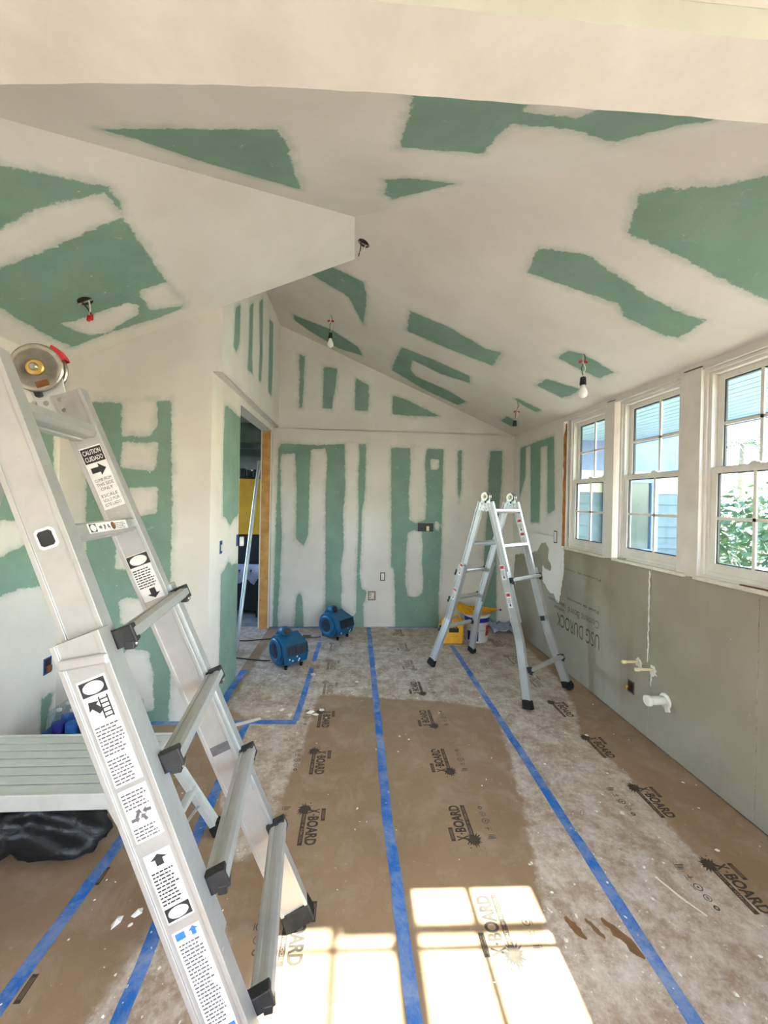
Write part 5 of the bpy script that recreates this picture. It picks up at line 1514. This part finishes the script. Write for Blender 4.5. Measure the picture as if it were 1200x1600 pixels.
# ------------------------------------------------------------------ crumbs of dried compound on the floor
rg = random.Random(33)
vs, fs = [], []
def chip(x, y, r):
    n_ = rg.choice((4, 5, 6))
    o_ = len(vs)
    a0 = rg.uniform(0, 6.28); st_ = rg.uniform(0.45, 1.0)
    h = r * rg.uniform(0.15, 0.5)
    for k in range(n_):
        a = a0 + 2 * math.pi * k / n_
        q = r * rg.uniform(0.7, 1.15)
        dx, dy = q * math.cos(a), q * st_ * math.sin(a)
        vs.append((x + dx * math.cos(a0) - dy * math.sin(a0), y + dx * math.sin(a0) + dy * math.cos(a0), 0.0004))
    vs.append((x, y, h))
    for k in range(n_): fs.append((o_ + k, o_ + (k + 1) % n_, o_ + n_))
cnt = 0
while cnt < 1100:
    x, y = rg.uniform(-1.0, 2.0), 1.0 + 3.93 * rg.random()
    inside = floor_sd(np.array([[x, y]]))[0] > 0
    if not inside and rg.random() > 0.16: continue
    if x < -1.0 and y > 2.8: continue
    chip(x, y, rg.choice((0.002, 0.003, 0.003, 0.004, 0.005, 0.006, 0.010)))
    cnt += 1
for k in range(150):
    chip(rg.uniform(-1.95, -0.45), rg.uniform(1.1, 2.75), rg.choice((0.002, 0.003, 0.005, 0.007)))
for (x, y, r) in ((-0.62, 2.98, 0.022), (-0.52, 3.0, 0.03), (-0.45, 2.93, 0.02), (-0.30, 2.96, 0.035), (-0.26, 2.93, 0.03), (-0.22, 2.99, 0.025), (0.05, 3.45, 0.02), (-0.35, 3.6, 0.03), (1.64, 2.62, 0.018), (1.42, 1.95, 0.014), (1.72, 1.72, 0.013), (-0.86, 1.52, 0.03), (-0.80, 1.55, 0.026), (-0.9, 2.0, 0.02), (-0.55, 4.2, 0.03), (-0.75, 4.35, 0.035)):
    chip(x, y, r)
cr = mesh_obj('plaster_crumbs', vs, fs, M['debris'], floor)
tag(cr, 'white crumbs of dried plaster scattered over the brown floor', kind='stuff')
MB2 = MB()
sm = mesh_obj('plaster_smear', [(1.330, 1.610, 0.0012), (1.322, 1.605, 0.0012), (1.358, 1.515, 0.0012), (1.405, 1.440, 0.0012), (1.411, 1.444, 0.0012), (1.368, 1.520, 0.0012)], [(0, 1, 2, 5), (5, 2, 3, 4)], M['debris'], floor)
sm2 = mesh_obj('plaster_smear', [(-0.90, 2.76, 0.0022), (-0.86, 2.80, 0.0022), (-0.66, 2.90, 0.0022), (-0.64, 2.87, 0.0022), (-0.80, 2.78, 0.0022)], [(0, 4, 3, 2, 1)], M['debris'], floor)
rg = random.Random(77)
torn = mat('torn_kraft', lin(132, 98, 62), 0.8, 0, lin(112, 82, 50), 20)
for (xa, ya, xb, yb, wd_) in ((0.845, 1.465, 0.885, 1.385, 0.020), (0.92, 1.455, 0.955, 1.385, 0.014), (0.985, 1.455, 1.055, 1.315, 0.024)):
    a_, b_ = V((xa, ya, 0.0005)), V((xb, yb, 0.0005))
    d_ = (b_ - a_).normalized(); n_ = V((-d_.y, d_.x, 0))
    lft, rgt = [], []
    for k in range(9):
        p = a_.lerp(b_, k / 8)
        h_ = wd_ * math.sin(math.pi * (0.12 + 0.8 * k / 8)) 
        lft.append(p + n_ * h_ * rg.uniform(0.4, 1.2)); rgt.append(p - n_ * h_ * rg.uniform(0.4, 1.2))
    mesh_obj('paper_tear', lft + rgt, [(k, k + 1, 10 + k, 9 + k) for k in range(8)], torn, floor)

# ------------------------------------------------------------------ outside the windows
struct(MB().box(2.16, 30, -8, 30, -0.30, -0.10).build('ground', M['grass']))
struct(MB().box(2.16, 5.2, 1.6, 5.3, -0.10, -0.06).build('patio_slab', M['paving']))
o = empty('patio_roof', (2.16, 1.62, 2.5))
struct(o)
for k in range(15):
    MB().box(0.03 + k * 0.11, 0.03 + k * 0.11 + 0.098, 0, 3.65, 0.0, 0.02).build('soffit_board', M['soffit'], o)
MB().box(1.68, 1.71, 0, 3.65, -0.05, 0.16).build('fascia', M['blue_grey'], o)
MB().box(1.71, 1.80, -0.05, 3.65, 0.05, 0.13).build('gutter', M['white_vinyl'], o)
MB().box(0.0, 1.72, -0.02, 3.68, 0.03, 0.16).build('roof_deck', M['roof'], o)
MB().box(0.0, 0.62, -0.215, -0.002, 0.0, 0.12).build('added_shade_eave', M['soffit'], o)  # added block, out of view, keeps sun off part of the upper sash
MB().box(0.54, 0.60, -0.245, -0.205, -2.56, 0.12).build('added_shade_post', M['white_vinyl'], o)  # added post, out of view, casts a dark band across the floor sunlight
wg = struct(empty('wall_wing', (2.16, 5.30, 0)))
for k in range(14):
    z0 = -0.08 + k * 0.155
    MB().add([(0.0, -0.012, z0), (2.75, -0.012, z0), (2.75, 0.002, z0 + 0.155), (0.0, 0.002, z0 + 0.155), (0.0, 0.05, z0), (2.75, 0.05, z0), (2.75, 0.05, z0 + 0.155), (0, 0.05, z0 + 0.155)],
             [(0, 1, 2, 3), (4, 7, 6, 5), (0, 4, 5, 1), (3, 2, 6, 7), (1, 5, 6, 2), (0, 3, 7, 4)]).build('siding_board', M['siding'] if k < 12 else M['cream_wall'], wg)
MB().box(0.0, 2.75, -0.03, 0.02, 2.09, 2.62).build('frieze_board', M['blue_grey'], wg)
MB().box(2.70, 2.78, -0.04, 0.05, -0.08, 2.6).build('corner_board', M['blue_white'], wg)
MB().box(0.0, 2.8, 0.06, 5.0, -0.1, 2.7).build('wing_body', M['siding'], wg)
d2 = struct(empty('door_2', (3.52, 5.28, -0.08)))
mb = MB()
mb.box(-0.06, 0.04, -0.05, 0.0, 0, 2.1).box(0.62, 0.72, -0.05, 0.0, 0, 2.1).box(0.04, 0.62, -0.05, 0, 2.0, 2.1).box(0.04, 0.62, -0.045, 0, 0.0, 0.2).box(0.04, 0.62, -0.045, 0, 0.98, 1.08)
mb.build('door_frame', M['blue_white'], d2, 0.004)
for z0, z1 in ((0.2, 0.98), (1.08, 2.0)): MB().box(0.04, 0.62, -0.02, -0.012, z0, z1).build('pane', M['screen'], d2)

def shrub(name, c, rad, lbl, n_=420, m='leaf', seed=0, cat='shrub', group='garden shrubs outside the windows'):
    o = empty(name, (c[0], c[1], -0.10))
    tag(o, lbl, cat, group)
    rg = random.Random(seed)
    for k in range(5):
        a = rg.uniform(0, 6.28)
        MB().tube([(0, 0, 0), (0.12 * math.cos(a), 0.12 * math.sin(a), c[2] * 0.5), (rad[0] * 0.5 * math.cos(a), rad[1] * 0.5 * math.sin(a), c[2])], 0.02, 6, radii=[0.03, 0.02, 0.01]).build('stem', M['bark'], o)
    vs, fs = [], []
    for k in range(n_):
        d = V((rg.gauss(0, 1), rg.gauss(0, 1), rg.gauss(0, 1))).normalized() * rg.uniform(0.55, 1.0)
        p = V((d.x * rad[0], d.y * rad[1], c[2] + d.z * rad[2]))
        if p.z < 0.05: continue
        u_ = V((rg.gauss(0, 1), rg.gauss(0, 1), rg.gauss(0, 0.6))).normalized()
        w_ = u_.cross(V((rg.gauss(0, 1), rg.gauss(0, 1), rg.gauss(0, 1)))).normalized()
        s_ = rg.uniform(0.07, 0.13)
        o_ = len(vs)
        vs += [p - u_ * s_, p + w_ * s_ * 0.38, p + u_ * s_, p - w_ * s_ * 0.38]
        fs.append((o_, o_ + 1, o_ + 2, o_ + 3))
    f = mesh_obj('foliage', vs, fs, M[m], o)
    f['kind'] = 'stuff'
    return o
sp = [((6.5, 5.9, 0.8), (0.8, 0.75, 0.85), 'bushy light green shrub directly beyond the patio corner', 'leaf'),
      ((7.9, 8.0, 1.0), (1.0, 0.9, 1.0), 'broad dark green shrub behind the patio shrub', 'leaf_dark'),
      ((6.1, 4.3, 0.5), (0.5, 0.5, 0.5), 'small round light green shrub nearest the third window', 'leaf'),
      ((8.8, 6.0, 1.1), (1.0, 0.9, 1.0), 'tall dark shrub in front of the neighbouring roof', 'leaf_dark'),
      ((10.5, 9.6, 1.2), (1.2, 1.1, 1.2), 'large pale green shrub farthest back in the garden', 'leaf')]
for k, (c, r_, lb, mm) in enumerate(sp): shrub('garden_shrub', c, r_, lb, 700, mm, 50 + k)
# palm
o = empty('palm_tree', (13.2, 12.6, -0.1))
tag(o, 'tall palm with drooping fronds seen through the upper sash of the third window', 'palm')
MB().tube([(0, 0, 0), (0.05, 0, 1.2), (0.0, 0.05, 2.6), (0, 0, 3.9)], 0.1, 10, radii=[0.15, 0.11, 0.09, 0.08]).build('trunk', M['bark'], o)
rg = random.Random(71)
for k in range(15):
    a = k * 2.4 + rg.uniform(-.2, .2)
    rise = rg.uniform(-0.2, 0.9)
    pts = [V((math.cos(a) * t * 1.7, math.sin(a) * t * 1.7, 3.9 + rise * t - 1.1 * t * t)) for t in [i / 8 for i in range(9)]]
    q = MB()
    q.tube(pts, 0.015, 5)
    for i in range(1, 9):
        for s_ in (-1, 1):
            d = (pts[i] - pts[i - 1]).normalized()
            sd_ = d.cross(V((0, 0, 1))).normalized() * s_
            b_ = pts[i]
            tip = b_ + sd_ * (0.42 * (1 - i / 12)) + d * 0.22 + V((0, 0, -0.16))
            q.add([b_ - d * 0.03, b_ + d * 0.03, tip], [(0, 1, 2)])
    q.build('frond', M['leaf'], o)
o = empty('neighbour_house', (12.0, 17.0, -0.1))
tag(o, 'neighbouring house with blue shingle roof beyond the garden', 'house')
MB().box(-5.5, 0.0, -1, 4, 0, 2.6).build('wall', M['cream_wall'], o)
mb = MB(); mb.add([(-6, -1.6, 2.6), (0.6, -1.6, 2.6), (0.6, 4.6, 2.6), (-6, 4.6, 2.6), (-4, 1.5, 4.0), (-1.4, 1.5, 4.0)], [(0, 1, 5, 4), (1, 2, 5), (2, 3, 4, 5), (3, 0, 4), (0, 3, 2, 1)])
mb.build('roof', M['roof'], o)
MB().box(-6.0, 0.6, -1.62, -1.58, 2.48, 2.62).build('fascia', M['blue_white'], o)
o = empty('patio_table', (4.65, 4.30, -0.06))
tag(o, 'pale blue patio table just outside the third window', 'table')
MB().box(-0.5, 0.5, -0.35, 0.35, 0.86, 0.92).build('table_top', M['blue_white'], o, 0.01)
for x in (-0.45, 0.45):
    for y in (-0.3, 0.3): MB().box(x - 0.03, x + 0.03, y - 0.03, y + 0.03, 0, 0.86).build('leg', M['blue_white'], o)
MB().box(-0.40, 0.40, -0.28, 0.28, 0.15, 0.80).build('cabinet', M['blue_grey'], o, 0.01)
